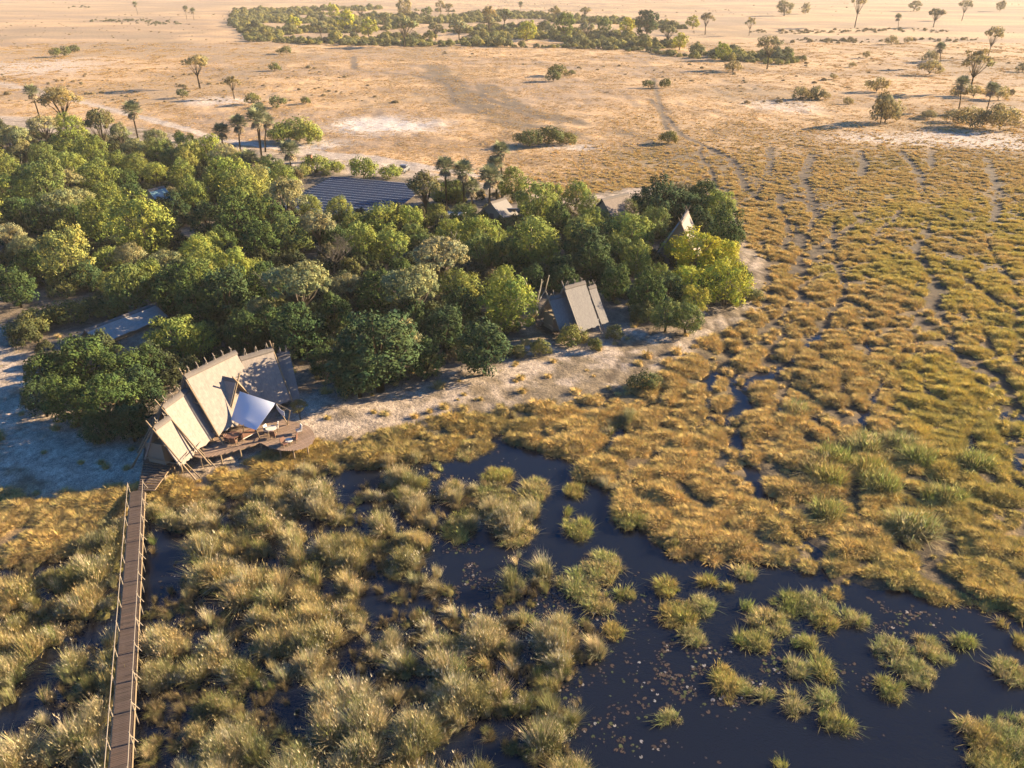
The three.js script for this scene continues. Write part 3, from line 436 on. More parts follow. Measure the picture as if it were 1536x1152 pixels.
for (const [x, y, s] of [[520, 32, 26], [552, 40, 26], [606, 44, 34], [653, 42, 20], [688, 37, 26], [757, 22, 22], [735, 35, 20], [790, 47, 26], [846, 40, 30], [880, 44, 24], [906, 40, 22], [970, 38, 34], [1003, 47, 26], [940, 42, 22], [1040, 32, 20], [575, 24, 20], [540, 14, 22], [640, 16, 16], [1085, 77, 24], [1020, 62, 24], [480, 40, 24], [440, 32, 20], [500, 17, 18]]) plant('OMYDO'[(x + y) % 5], x, y, s, 'in the far belt of scrub', { look: 'distant bushy tree', tall: 0.9 + (x % 5) * 0.08 });
{ // leafless trees
  const dry = std([0.42, 0.37, 0.33], { roughness: 1 }), white = std([0.62, 0.57, 0.50]);
  const p = spot(497, 392, 4), g = thing('dead_tree', 'grey leafless tree with a haze of bare twigs in the woodland', 'tree', V(p.x, groundY(p.x, p.z), p.z)); part('trunk', branchTree(5, 8, 1.9, { levels: 5, first: 6, rad: 0.2 }), dry, g);
  const q = spot(806, 474, 0.9), d = thing('dead_tree', 'white dead tree with three bare limbs beside the small lodge', 'tree', q), mb = new MB();
  const tip = (px, py, y) => { const t = spot(px, py, y); return V(t.x - q.x, y - q.y, t.z - q.z); };
  mb.tube([V(0, -0.3, 0), tip(805, 455, 3)], [0.3, 0.24], 7); for (const [a, b] of [[[794, 434, 5.4], [786, 417, 7]], [[811, 432, 5.6], [813, 419, 7]], [[818, 436, 5], [824, 413, 7.4]]]) mb.tube([tip(805, 455, 3), tip(...a), tip(...b)], [0.2, 0.14, 0.06], 6);
  for (const [a, b] of [[[811, 432, 5.6], [815, 421, 6.6]], [[794, 434, 5.4], [789, 424, 6.2]]]) mb.tube([tip(...a), tip(...b)], [0.1, 0.03], 5);
  part('trunk', mb.build(true), white, d);
  [[37, 262, 5.5, 'bleached dead snag in the woodland at the far left edge'], [268, 262, 6.5, 'bleached dead snag near the teal tent'], [158, 297, 5, 'short dead snag below the tent woodland'], [637, 300, 8, 'tall grey dead tree beside the solar panels'], [668, 404, 8, 'dead branching tree above the olive trees between the lodges'], [420, 450, 7, 'bare branched tree behind the large lodge roof']].forEach(([x, y, H, label], n) => { const p = spot(x, y, H * 0.4), g = thing('dead_tree', label, 'tree', V(p.x, groundY(p.x, p.z), p.z)); part('trunk', branchTree(40 + n, H * 1.15, 1.5, { levels: 3, first: 3, rad: 0.16 }), n % 2 ? dry : white, g); });
}
{ // palms
  const leaf = leafMat([0.19, 0.20, 0.10], 0.2), skirt = leafMat([0.27, 0.21, 0.13], 0.15), bark = std([0.16, 0.13, 0.10]);
  const make = (seed) => {
    const r = rngOf(seed), fan = new MB(), dead = new MB();
    const addFan = (mb, dir, len, s, c) => { // a petiole and a pleated fan of pointed segments
      const e = dir.clone().multiplyScalar(len), side = V(0, 1, 0).cross(dir).normalize(); if (side.lengthSq() < 0.1) side.set(1, 0, 0); const up = V(0, 0, 0).crossVectors(dir, side).normalize(), n0 = [up.x, up.y, up.z];
      mb.tube([V(0, 0, 0), e], [0.04, 0.03], 3, c, false);
      const N = 9; for (let k = 0; k < N; k++) { const a = (k / (N - 1) - 0.5) * 4.0, d2 = dir.clone().multiplyScalar(Math.cos(a)).addScaledVector(side, Math.sin(a)), t = e.clone().addScaledVector(d2, s * (0.8 + 0.35 * r())).add(V(0, -0.12 * s * r(), 0)), w = V(0, 0, 0).crossVectors(d2, up).multiplyScalar(s * 0.13), m = e.clone().addScaledVector(d2, s * 0.5).addScaledVector(up, (k % 2) * 0.05), cc = vary(r, c, 0.4);
        const A = mb.v([e.x, e.y, e.z], cc, n0), B = mb.v([m.x + w.x, m.y + w.y, m.z + w.z], cc, n0), C = mb.v([m.x - w.x, m.y - w.y, m.z - w.z], cc, n0), D = mb.v([t.x, t.y, t.z], cc, n0); mb.i.push(A, B, C, B, D, C); }
    };
    for (let k = 0; k < 34; k++) { const y = 0.95 - k / 34 * 1.25, a = k * 2.4, q = Math.sqrt(1 - Math.min(0.98, y * y)); addFan(fan, V(Math.cos(a) * q, y, Math.sin(a) * q).normalize(), 0.75 + 0.3 * r(), 0.75, [1, 1, 1]); }
    for (let k = 0; k < 16; k++) { const a = k * 2.4; addFan(dead, V(Math.cos(a) * 0.55, -0.85, Math.sin(a) * 0.55).normalize(), 0.7 + 0.3 * r(), 0.6, [1, 1, 1]); }
    return [fan.build(), dead.build()];
  };
  const vars = [make(31), make(32), make(33)];
  const palm = (cx, cy, bx, by, R, where, n) => { // crown centre and foot as surveyed
    const f = onGround(bx, by), g = thing('palm_tree', '', 'palm tree', f);
    let y = 8; for (let k = 0; k < 30; k++) { const t = spot(cx, cy, y); const dz = t.z - f.z; y += dz < 0 ? 0.25 : -0.25; } const top = spot(cx, cy, y).sub(f); top.z = THREE.MathUtils.clamp(top.z, -1.2, 1.2);
    const mb = new MB(); mb.tube([V(0, -0.3, 0), V(top.x * 0.25, top.y * 0.4, top.z * 0.2), V(top.x * 0.7, top.y * 0.75, top.z * 0.6), top], [0.24, 0.19, 0.17, 0.2], 7); part('trunk', mb.build(true), bark, g);
    const [a, b] = vars[n % 3], c = part('crown', a, leaf, g), d = part('dead_skirt', b, skirt, g); for (const m of [c, d]) { m.position.copy(top); m.scale.setScalar(R); m.rotation.y = n * 1.3; }
    lineUp(g, cx, 'tall fan palm', where);
  };
  [[667, 250, 671, 322, 1.55], [694, 256, 697, 319, 1.6], [706, 281, 709, 317, 1.5], [735, 266, 734, 328, 1.75], [751, 226, 753, 297, 1.5], [742, 247, 745, 300, 1.4]].forEach((a, n) => palm(...a, 'in the clump beside the solar panels', n));
  [[332, 197, 336, 240, 1.7], [357, 186, 362, 238, 1.8], [384, 178, 393, 240, 2.0], [400, 182, 398, 228, 1.6], [374, 238, 379, 276, 1.6], [434, 226, 439, 276, 1.8], [388, 168, 392, 232, 1.8]].forEach((a, n) => palm(...a, 'in the clump near the green water tank', n));
  [[47, 138, 60, 178, 1.9], [198, 165, 211, 226, 1.9]].forEach((a, n) => palm(...a, 'on the left edge of the woodland', n));
  [[1412, 72, 1410, 102, 2.1], [1445, 126, 1438, 166, 2.0], [1488, 134, 1479, 170, 1.9], [1347, 26, 1347, 42, 2.4], [781, 6, 781, 18, 2.6], [278, 13, 280, 29, 2.3], [291, 16, 291, 30, 2.3], [205, 6, 207, 22, 2.4]].forEach((a, n) => palm(...a, 'out on the dry plain', n));
}
{ // the far belt of scrub and woodland, one mass
  const r = rngOf(55), list = [], belt = toWorld([[345, 36], [375, 62], [470, 66], [560, 69], [700, 69], [900, 73], [1040, 87], [1180, 98], [1210, 88], [1090, 62], [1010, 36], [800, 20], [600, 14], [440, 8], [350, 16]], 0.8), bb = boxOf(belt, 0), edge = belt.slice(1, 8);
  for (let n = 0; n < 26000; n++) { const x = mix(bb[0], bb[1], r()), z = mix(bb[2], bb[3], r()); if (!inside(belt, x, z)) continue; let front = 1e9; for (let k = 1; k < edge.length; k++) front = Math.min(front, segD(x, z, edge[k - 1], edge[k])); if (fbm(x * 0.014, z * 0.014, 3, 88) + 0.22 * (1 - smooth(0, 60, front)) < 0.47) continue; list.push([x, 0.2, z, 1.2 + 2.4 * r() * r() + (r() < 0.06 ? 2.2 : 0), r() * 6.28, vary(r, r() < 0.5 ? [0.20, 0.19, 0.06] : r() < 0.5 ? [0.13, 0.135, 0.06] : [0.27, 0.24, 0.06], 0.35), 0.7 + 0.6 * r()]); }
  for (const [x, y, w, n] of [[180, 31, 55, 60], [240, 35, 45, 40], [120, 10, 20, 16], [1250, 62, 90, 60], [1420, 60, 60, 30], [1200, 48, 80, 60], [1330, 46, 120, 60], [1160, 90, 40, 30], [1390, 100, 24, 20], [1480, 140, 60, 30], [1215, 146, 24, 14]]) for (let k = 0; k < n; k++) { const p = spot(x + (r() + r() - 1) * w, y + (r() + r() - 1) * 4, 0.6); list.push([p.x, 0.2, p.z, (0.8 + 1.7 * r() * r()) * Math.min(1, -p.z / 420), r() * 6.28, vary(r, x > 1000 ? [0.26, 0.20, 0.085] : [0.16, 0.15, 0.07], 0.3), 0.7 + 0.4 * r()]); }  // scrub colour lightened to stand for haze, goldener at right for backlight
  for (let n = 0; n < 5200; n++) { const far = 300 + Math.pow(r(), 1.4) * 1500, x = (r() - 0.5) * far * 1.7, z = -far; if (fbm(x * 0.008, z * 0.008, 3, 90) < 0.5) continue; list.push([x, 0.3, z, 0.45 + 1.5 * r() * r() * r(), r() * 6.28, vary(r, [0.25, 0.19, 0.09], 0.4), 0.6 + 0.3 * r()]); }
  const soft = [1, 2, 3].map((k) => makeTree(2000 + k, { ...KINDS.B.o, lobes: 16, leaves: 55, leaf: 0.11 }).crown);
  scatter('far_scrub', 'low green scrub massed across the distant plain', 'scrub', soft, list);
}

{ // undergrowth that closes the woodland floor
  const r = rngOf(66), list = [], bare = [[60, 455, 7], [110, 445, 5], [20, 470, 8], [180, 480, 7], [150, 500, 7], [330, 640, 9], [300, 660, 8], [370, 600, 9], [420, 570, 7], [850, 470, 8], [890, 470, 6], [820, 480, 5], [540, 290, 18], [510, 300, 14], [575, 295, 14], [420, 620, 6], [745, 312, 5], [330, 345, 7], [360, 380, 4]].map(([x, y, d]) => [spot(x, y, 0.8), d]);
  for (let n = 0; n < 16000; n++) {
    const x = -170 + r() * 235, z = -75 - r() * 190, v = seen(x, 1, z); if (!inView(v, 60, 0) || !inside(WOODS, x, z)) continue;
    const dens = fbm(x * 0.08, z * 0.08, 2, 95); if (r() > 0.22 + dens * 0.55) continue; if (bare.some(([c, d]) => Math.hypot(c.x - x, c.z - z) < d)) continue;
    if (sd(WOODS, x, z) < 1.5) continue;
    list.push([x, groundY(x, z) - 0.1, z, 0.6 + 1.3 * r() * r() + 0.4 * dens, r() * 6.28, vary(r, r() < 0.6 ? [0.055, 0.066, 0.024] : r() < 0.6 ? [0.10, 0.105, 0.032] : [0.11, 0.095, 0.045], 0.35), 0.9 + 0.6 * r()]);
  }
  const geos = [1, 2, 3, 4].map((k) => makeTree(2100 + k, { ...KINDS.B.o, k: 0.7, lobes: 16, leaves: 75, leaf: 0.085 }).crown);
  scatter('undergrowth', 'tangled green undergrowth beneath the woodland trees', 'undergrowth', geos, list);
}

/* ------------------------------------------------------------------ lodges, deck, boardwalk */
const thatchTex = noiseTex(512, (i, j) => { const a = pf(i / 5, j / 64, 102, 3, 201), b = pf(i / 48, j / 48, 11, 3, 207), k = Math.min(1, 0.86 + (a - 0.5) * 0.22 + (b - 0.5) * 0.14); return [k, k * 0.99, k * 0.97]; });
const thatchBump = noiseTex(512, (i, j) => { const k = pf(i / 4, j / 40, 128, 3, 221); return [k, k, k]; }, false);
const woodTex = noiseTex(256, (i, j) => { const a = pf(i / 4, j / 64, 64, 3, 231), k = Math.min(1, 0.72 + (a - 0.5) * 0.6); return [k, k * 0.97, k * 0.93]; });
const MAT = {
  thatch: std([0.31, 0.262, 0.225], { map: thatchTex, bumpMap: thatchBump, bumpScale: 0.012, side: THREE.DoubleSide }), thatchGrey: std([0.245, 0.225, 0.205], { map: thatchTex, bumpMap: thatchBump, bumpScale: 0.012, side: THREE.DoubleSide }), brownThatch: std([0.215, 0.17, 0.14], { map: thatchTex, bumpMap: thatchBump, bumpScale: 0.012, side: THREE.DoubleSide }), cap: std([0.17, 0.145, 0.125], { map: thatchTex }), pole: std([0.42, 0.32, 0.20], { map: woodTex }), poleGrey: std([0.45, 0.39, 0.31], { map: woodTex }),
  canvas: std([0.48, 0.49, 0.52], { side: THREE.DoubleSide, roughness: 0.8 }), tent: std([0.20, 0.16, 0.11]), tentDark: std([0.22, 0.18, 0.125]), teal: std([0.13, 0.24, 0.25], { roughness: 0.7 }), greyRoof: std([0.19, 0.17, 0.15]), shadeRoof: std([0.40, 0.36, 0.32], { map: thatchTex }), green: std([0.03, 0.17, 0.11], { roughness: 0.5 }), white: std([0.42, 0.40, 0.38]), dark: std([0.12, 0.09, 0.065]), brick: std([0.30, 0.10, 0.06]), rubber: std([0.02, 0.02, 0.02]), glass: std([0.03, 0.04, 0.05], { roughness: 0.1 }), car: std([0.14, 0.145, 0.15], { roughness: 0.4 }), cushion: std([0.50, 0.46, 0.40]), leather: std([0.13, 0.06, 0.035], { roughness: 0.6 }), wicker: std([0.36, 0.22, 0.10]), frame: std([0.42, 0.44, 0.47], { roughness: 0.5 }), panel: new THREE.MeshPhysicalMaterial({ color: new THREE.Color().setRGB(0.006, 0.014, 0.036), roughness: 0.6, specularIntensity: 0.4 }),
};
const PLANK = [[0.40, 0.28, 0.20], [0.46, 0.325, 0.235], [0.35, 0.245, 0.175], [0.43, 0.31, 0.235]].map((c) => std(c, { map: woodTex })), PLANKD = [[0.135, 0.09, 0.065], [0.16, 0.105, 0.075], [0.115, 0.08, 0.06], [0.145, 0.10, 0.078]].map((c) => std(c, { map: woodTex }));
const unitBox = new THREE.BoxGeometry(1, 1, 1), poleGeo = new THREE.CylinderGeometry(0.85, 1, 1, 7);
const buildRng = rngOf(909);
function pole(parent, a, b, r, mat = MAT.pole, name = 'pole') { // a round pole from a to b, in the parent's own axes
  const m = part(name, poleGeo, mat, parent), d = V(0, 0, 0).subVectors(b, a); m.position.copy(a).addScaledVector(d, 0.5); m.scale.set(r, d.length(), r); m.quaternion.setFromUnitVectors(V(0, 1, 0), d.normalize()); return m;
}
function box(parent, name, mat, c, s, turn = 0) { const m = part(name, unitBox, mat, parent); m.position.copy(c); m.scale.copy(s); m.rotation.y = turn; return m; }
// a sheet with thickness over a grid of points; rows run down the slope; the lower edge can be ragged
function sheet(fn, nu, nv, thick, uvw = 3) {
  const p = [], uv = [], idx = [], grid = (s) => { for (let j = 0; j <= nv; j++) for (let i = 0; i <= nu; i++) { const q = fn(i / nu, j / nv); p.push(q.x + s.x, q.y + s.y, q.z + s.z); uv.push(i / nu * uvw, j / nv * uvw); } };
  const a = fn(0, 0), n = V(0, 0, 0).subVectors(fn(1, 0), a).cross(V(0, 0, 0).subVectors(fn(0, 1), a)).normalize(); grid(n.clone().multiplyScalar(thick / 2)); grid(n.clone().multiplyScalar(-thick / 2));
  const N = (nu + 1) * (nv + 1), at = (i, j) => j * (nu + 1) + i;
  for (let j = 0; j < nv; j++) for (let i = 0; i < nu; i++) { const A = at(i, j), B = at(i + 1, j), C = at(i + 1, j + 1), D = at(i, j + 1); idx.push(A, B, C, A, C, D, N + A, N + C, N + B, N + A, N + D, N + C); }
  const rim = []; for (let i = 0; i <= nu; i++) rim.push(at(i, 0)); for (let j = 1; j <= nv; j++) rim.push(at(nu, j)); for (let i = nu - 1; i >= 0; i--) rim.push(at(i, nv)); for (let j = nv - 1; j > 0; j--) rim.push(at(0, j));
  const copy = (i) => { p.push(p[i * 3], p[i * 3 + 1], p[i * 3 + 2]); uv.push(uv[i * 2], uv[i * 2 + 1]); return p.length / 3 - 1; };
  rim.forEach((A, k) => { const B = rim[(k + 1) % rim.length], a1 = copy(A), a2 = copy(A + N), b1 = copy(B), b2 = copy(B + N); idx.push(a1, a2, b1, b1, a2, b2); });
  const g = new THREE.BufferGeometry(); g.setAttribute('position', new THREE.Float32BufferAttribute(p, 3)); g.setAttribute('uv', new THREE.Float32BufferAttribute(uv, 2)); g.setIndex(idx); g.computeVertexNormals(); return g;
}
/* one steep gable: ridge from a to b at height yr, eaves at half width hw and height ye; poles cross at its ends. base is the thing's own origin */
function gable(root, base, a, b, yr, hw, ye, o = {}) {
  const u = V(b.x - a.x, 0, b.z - a.z), len = u.length(); u.normalize(); const n = V(-u.z, 0, u.x); if (n.x < 0) n.negate(); // towards the sunny front
  const at = (t, s, y) => V(a.x + u.x * len * t + n.x * s - base.x, y - base.y, a.z + u.z * len * t + n.z * s - base.z), r = rngOf(o.seed ?? 1);
  const ragged = []; for (let k = 0; k < 20; k++) ragged.push((r() - 0.5) * 0.16);
  for (const s of [1, -1]) {
    const w = s > 0 ? hw : (o.back ?? hw), y = s > 0 ? ye : (o.yback ?? ye);
    const g = sheet((i, j) => { const k = j + (j === 1 ? ragged[Math.round(i * 12)] * 0.35 : 0), sag = Math.sin(j * Math.PI) * -0.10 + (fbm(i * 4 + s, j * 4, 2, 300 + (o.seed ?? 1)) - 0.5) * 0.07; return at(i, s * w * k, mix(yr, y, k) + sag); }, 12, 8, o.thick ?? 0.16, 2.2);
    part('roof_panel', g, o.mat ?? MAT.thatch, root);
  }
  const c = part('ridge_cap', sheet((i, j) => at(-0.012 + i * 1.024, (j - 0.5) * 0.62, yr + 0.16 - Math.abs(j - 0.5) * 0.75), 6, 2, 0.1, 2), MAT.cap, root);
  const mat = o.poleMat ?? MAT.pole;
  if (o.poles !== false) for (const t of o.ends ?? [-0.03, 1.03]) for (const s of [1, -1]) {
    const foot = o.foot ?? hw * 1.3, gy = o.ground ?? 0.8, top = yr + 0.75, slope = foot / (yr - gy);
    pole(root, at(t, s * foot, gy), at(t, -s * slope * 0.75, top), 0.085, mat);
  }
  const stubs = o.stubs ?? Math.max(2, Math.round(len / 1.1));
  for (let k = 0; k < stubs; k++) for (const s of [1, -1]) { const t = (k + 0.5 + s * 0.12) / stubs, sl = hw / (yr - ye); pole(c, at(t, s * sl * 0.2, yr - 0.05), at(t, -s * sl * 0.55, yr + 0.62 + r() * 0.2), 0.05, MAT.poleGrey, 'crossed_stick'); }
  if (o.lattice) { const t = -0.03, w = (y) => hw * (yr - y) / (yr - ye); for (const y of [ye + 0.3, mix(ye, yr, 0.55)]) pole(root, at(t, -w(y), y), at(t, w(y), y), 0.05, mat, 'tie_beam'); }
  return { at, u, n, len };
}
// a floor of single boards cut to an outline
function deck(root, base, outline, y, dir, w, mats, thick = 0.05, name = 'plank') {
  const d = V(Math.cos(dir), 0, Math.sin(dir)), e = V(-d.z, 0, d.x), P2 = outline.map((p) => [p.x * d.x + p.z * d.z, p.x * e.x + p.z * e.z]), lo = Math.min(...P2.map((p) => p[1])), hi = Math.max(...P2.map((p) => p[1]));
  for (let q = lo + w / 2; q < hi; q += w) {
    const cut = []; for (let i = 0, j = P2.length - 1; i < P2.length; j = i++) { const A = P2[i], B = P2[j]; if ((A[1] > q) !== (B[1] > q)) cut.push(A[0] + (B[0] - A[0]) * (q - A[1]) / (B[1] - A[1])); } cut.sort((x, z) => x - z);
    for (let k = 0; k + 1 < cut.length; k += 2) { const L = cut[k + 1] - cut[k]; if (L < 0.15) continue; const c = (cut[k] + cut[k + 1]) / 2; box(root, name, mats[Math.floor(buildRng() * mats.length)], V(d.x * c + e.x * q - base.x, y - base.y - thick / 2 + (buildRng() - 0.5) * 0.012, d.z * c + e.z * q - base.z), V(L + (buildRng() - 0.3) * 0.06, thick, w * 0.9), -dir); }
  }
}
const rel = (base, px, py, y) => spot(px, py, y).sub(base);
let dormerFront, dormerSide;
{ // the large lodge
  const base = spot(320, 650, 0.8), g = thing('lodge', 'large safari lodge of five stepped thatched gables on a raised deck', 'lodge', base);
  const rid = (A, B, y) => [spot(...A, y), spot(...B, y)];
  const G = [
    [...rid([229.8, 641.6], [253, 625], 5.8), 5.8, 2.0, 1.9, { seed: 1, foot: 3.6, ends: [-0.06], lattice: true }],
    [...rid([243, 610], [286, 579.5], 6.7), 6.7, 2.7, 2.1, { seed: 2, foot: 4.3, ends: [-0.03], lattice: true }],
    [...rid([277, 563.8], [352.5, 527.4], 8.2), 8.2, 3.3, 2.4, { seed: 3, foot: 4.4, ends: [-0.02], lattice: true }],
    [...rid([359.8, 537], [408.4, 522.5], 7.3), 7.3, 3.0, 2.2, { seed: 4, foot: 4.0, ends: [1.0] }],
    [...rid([415.7, 532], [434, 528.6], 6.2), 6.2, 2.9, 1.9, { seed: 5, foot: 3.6, poles: false, mat: MAT.thatchGrey }],
  ];
  const made = G.map((a) => gable(g, base, ...a));
  { // the dormer on the tallest gable
    const C = made[2], top = rel(base, 322, 563, 6.75), out = rel(base, 355, 570.5, 6.5), side = C.u; dormerFront = out; dormerSide = side;
    const P3 = (i, s, w, drop) => V(mix(top.x, out.x, i) + side.x * s * w, mix(top.y, out.y, i) - drop, mix(top.z, out.z, i) + side.z * s * w);
    for (const s of [1, -1]) part('dormer_roof', sheet((i, j) => P3(i, s, j * 2.1, j * 3.9 - Math.sin(j * 3.14) * 0.05), 6, 6, 0.14, 1.6), MAT.thatch, g);
    part('dormer_ridge', sheet((i, j) => P3(i, j - 0.5, 0.4, -0.1 + Math.abs(j - 0.5) * 0.6), 4, 2, 0.1, 1), MAT.cap, g);
    for (const s of [1, -1]) pole(g, P3(1.02, -s, 0.45, -0.6), P3(1.02, s, 2.2, 4.1), 0.08);
  }
  { // inner tent walls, set back under the roofs
    for (const [k, h] of [[0, 2.2], [1, 2.4], [2, 2.6], [3, 2.3], [4, 2.0]]) { const m = made[k], c = m.at(0.5, -0.7, 1.6 + base.y * 0); c.y = 1.62 - base.y + h / 2; box(g, 'tent_wall', MAT.tent, c, V(m.len * 0.86, h, 1.9), Math.atan2(-m.u.z, m.u.x)); }
  }
  // decks
  const Y = 1.6, pt = (a) => a.map(([x, y]) => spot(x, y, Y));
  const main = pt([[287, 683], [301.5, 687], [330.6, 682], [360, 674], [391, 664], [406, 672], [422, 675.5], [435, 676], [448, 674.5], [459, 671], [468, 665], [472, 657], [470, 648], [463, 640], [452, 635.5], [437, 632], [411, 626], [432, 590], [380, 585], [300, 630], [270, 665]]);
  deck(g, base, main, Y, Math.atan2(made[1].u.z, made[1].u.x) + 0.5, 0.16, PLANK);
  const ter = pt([[214, 690], [217, 665], [253, 668], [272, 664], [287, 681], [271, 696], [259, 696]]); deck(g, base, ter, Y - 0.07, Math.atan2(made[0].u.z, made[0].u.x) + 1.57, 0.16, PLANKD);
  for (const [x, y] of [[301, 688], [331, 683], [360, 675], [391, 666], [420, 676], [440, 676.5], [461, 671], [271, 696], [215, 690], [260, 696]]) { const a = rel(base, x, y, Y - 0.08), f = a.clone(); f.y = -0.75; pole(g, f, a, 0.09, MAT.pole, 'deck_post'); }
  // edge beam under the front boards
  const edge = [[287, 683.5], [301.5, 688], [330.6, 683], [360, 675], [391, 665]]; for (let k = 1; k < edge.length; k++) pole(g, rel(base, ...edge[k - 1], Y - 0.17), rel(base, ...edge[k], Y - 0.17), 0.07, MAT.pole, 'edge_beam');
  // railing of the entrance terrace and of the deck corner
  for (const [a, b] of [[[217, 668.5], [254, 673]], [[288, 682], [316, 653]], [[271, 697], [288, 682]]]) { pole(g, rel(base, ...a, Y + 1.0 - 0).setY(Y + 0.95 - base.y), rel(base, ...b, Y).setY(Y + 0.95 - base.y), 0.045, MAT.poleGrey, 'handrail'); const A = rel(base, ...a, Y), B = rel(base, ...b, Y); for (let k = 0; k <= 5; k++) { const q = A.clone().lerp(B, k / 5); pole(g, q, q.clone().add(V(0, 0.95, 0)), 0.035, MAT.poleGrey, 'rail_post'); } }
  // long props leaning out from the eaves
  for (const [a, ya, b] of [[[294, 669], 2.2, [323, 701]], [[270, 687], 2.0, [301, 717]], [[332, 628], 2.5, [353, 652]], [[316, 655], 2.1, [328, 669]], [[212, 676], 3.0, [196, 702]]]) pole(g, rel(base, ...a, ya), rel(base, ...b, 0.8), 0.075, MAT.pole, 'prop');
  // white canopy over the deck
  const A = dormerFront.clone().addScaledVector(dormerSide, -0.25).add(V(0.45, -1.0, 0.3)), B = rel(base, 413.5, 605, 4.3), Cc = rel(base, 384.5, 645, 3.4), D = dormerFront.clone().addScaledVector(dormerSide, -1.95).add(V(0.45, -3.45, 0.3));
  const cv = part('canopy', sheet((i, j) => { const p = A.clone().lerp(B, i).lerp(D.clone().lerp(Cc, i), j); p.y -= Math.sin(i * 3.14) * Math.sin(j * 3.14) * 0.28 + Math.sin(i * 3.14) * (j > 0.99 ? 0.12 : 0); return p; }, 12, 8, 0.03, 1), MAT.canvas, g);
  for (const [p, f] of [[D, [344, 652]], [Cc, [391, 661]], [B, [432, 637]], [D.clone().lerp(Cc, 0.5), [365, 650]]]) { const e = rel(base, ...f, Y); pole(cv, e, p.clone(), 0.06, MAT.pole, 'canopy_post'); }
  pole(cv, B.clone(), rel(base, 435, 616, 4.3), 0.06, MAT.pole, 'canopy_pole'); pole(cv, rel(base, 435, 616, 4.3), rel(base, 431, 637, Y), 0.06, MAT.pole, 'canopy_post');
  part('side_cloth', sheet((i, j) => B.clone().lerp(rel(base, 426, 617, 3.6), i).add(V(0, -j * 0.6 - Math.sin(i * 3.14) * 0.2, 0)), 5, 3, 0.02, 1), MAT.canvas, cv);
  // broad slatted steps down to the boardwalk
  const s = thing('slatted_steps', 'dark slatted timber steps between the boardwalk and the lodge terrace', 'steps', spot(232, 712, 0.8)), sb = s.position;
  for (let k = 0; k <= 11; k++) { const t = k / 11, y = mix(1.5, 1.32, t), l = spot(mix(216, 208, t), mix(693, 734, t), y), e = spot(mix(259, 232, t), mix(697, 735, t), y), c = l.clone().add(e).multiplyScalar(0.5).sub(sb); box(s, 'step_slat', PLANKD[k % 4], c, V(l.distanceTo(e), 0.06, 0.24), -Math.atan2(e.z - l.z, e.x - l.x)); }
  for (const [a, b] of [[[216, 693], [208, 734]], [[259, 697], [232, 735]]]) pole(s, spot(...a, 1.38).sub(sb), spot(...b, 1.2).sub(sb), 0.08, MAT.pole, 'side_beam');
  for (const [a, y] of [[[216, 693], 1.4], [[259, 697], 1.4], [[212, 714], 1.3], [[246, 715], 1.3]]) { const q = spot(...a, y).sub(sb); pole(s, V(q.x, -0.7, q.z), q, 0.08, MAT.pole, 'post'); }
}
{ // boardwalk over the marsh
  const base = V(boardA.x, 0, boardA.z), g = thing('boardwalk', 'long straight timber boardwalk with pole handrails across the reeds', 'boardwalk', base), d = V(boardB.x - boardA.x, 0, boardB.z - boardA.z), len = d.length(); d.normalize(); const n = V(-d.z, 0, d.x), hw = 0.57, ang = Math.atan2(-d.z, d.x), N = Math.min(292, Math.round(len / 0.135)), st = len / N;
  for (let k = 0; k < N; k++) { const c = d.clone().multiplyScalar((k + 0.5) * st), bay = Math.floor((k * st) / 2.6); box(g, 'plank', PLANKD[(Math.floor(hash(bay, 3, 5) * 4) + (buildRng() < 0.35 ? 1 : 0)) % 4], V(c.x, 1.30 + (buildRng() - 0.5) * 0.014, c.z), V(st * 0.88, 0.045, hw * 2 + (buildRng() - 0.5) * 0.05), ang); }
  const bays = Math.round(len / 2.6);
  for (const s of [1, -1]) {
    const P4 = (t, y) => V(d.x * t + n.x * s * (hw + 0.06), y, d.z * t + n.z * s * (hw + 0.06));
    pole(g, P4(0, 1.18), P4(len, 1.18), 0.07, MAT.pole, 'edge_beam');
    for (let k = 0; k <= bays; k++) { const t = Math.min(len - 0.05, k * len / bays), tilt = (hash(k, s + 3, 1) - 0.5) * 0.16; pole(g, P4(t, -0.9), P4(t + tilt, 2.32), 0.05, MAT.poleGrey, 'post'); if (k < bays) pole(g, P4(t, 2.2 + (hash(k, s + 5, 2) - 0.5) * 0.05), P4((k + 1) * len / bays, 2.2 + (hash(k + 1, s + 5, 2) - 0.5) * 0.05), 0.032, MAT.poleGrey, 'handrail'); pole(g, P4(t, 2.0), P4(t, 2.0).add(V(n.x * s * 0.3, -0.75, n.z * s * 0.3)), 0.035, MAT.poleGrey, 'brace'); }
  }
}
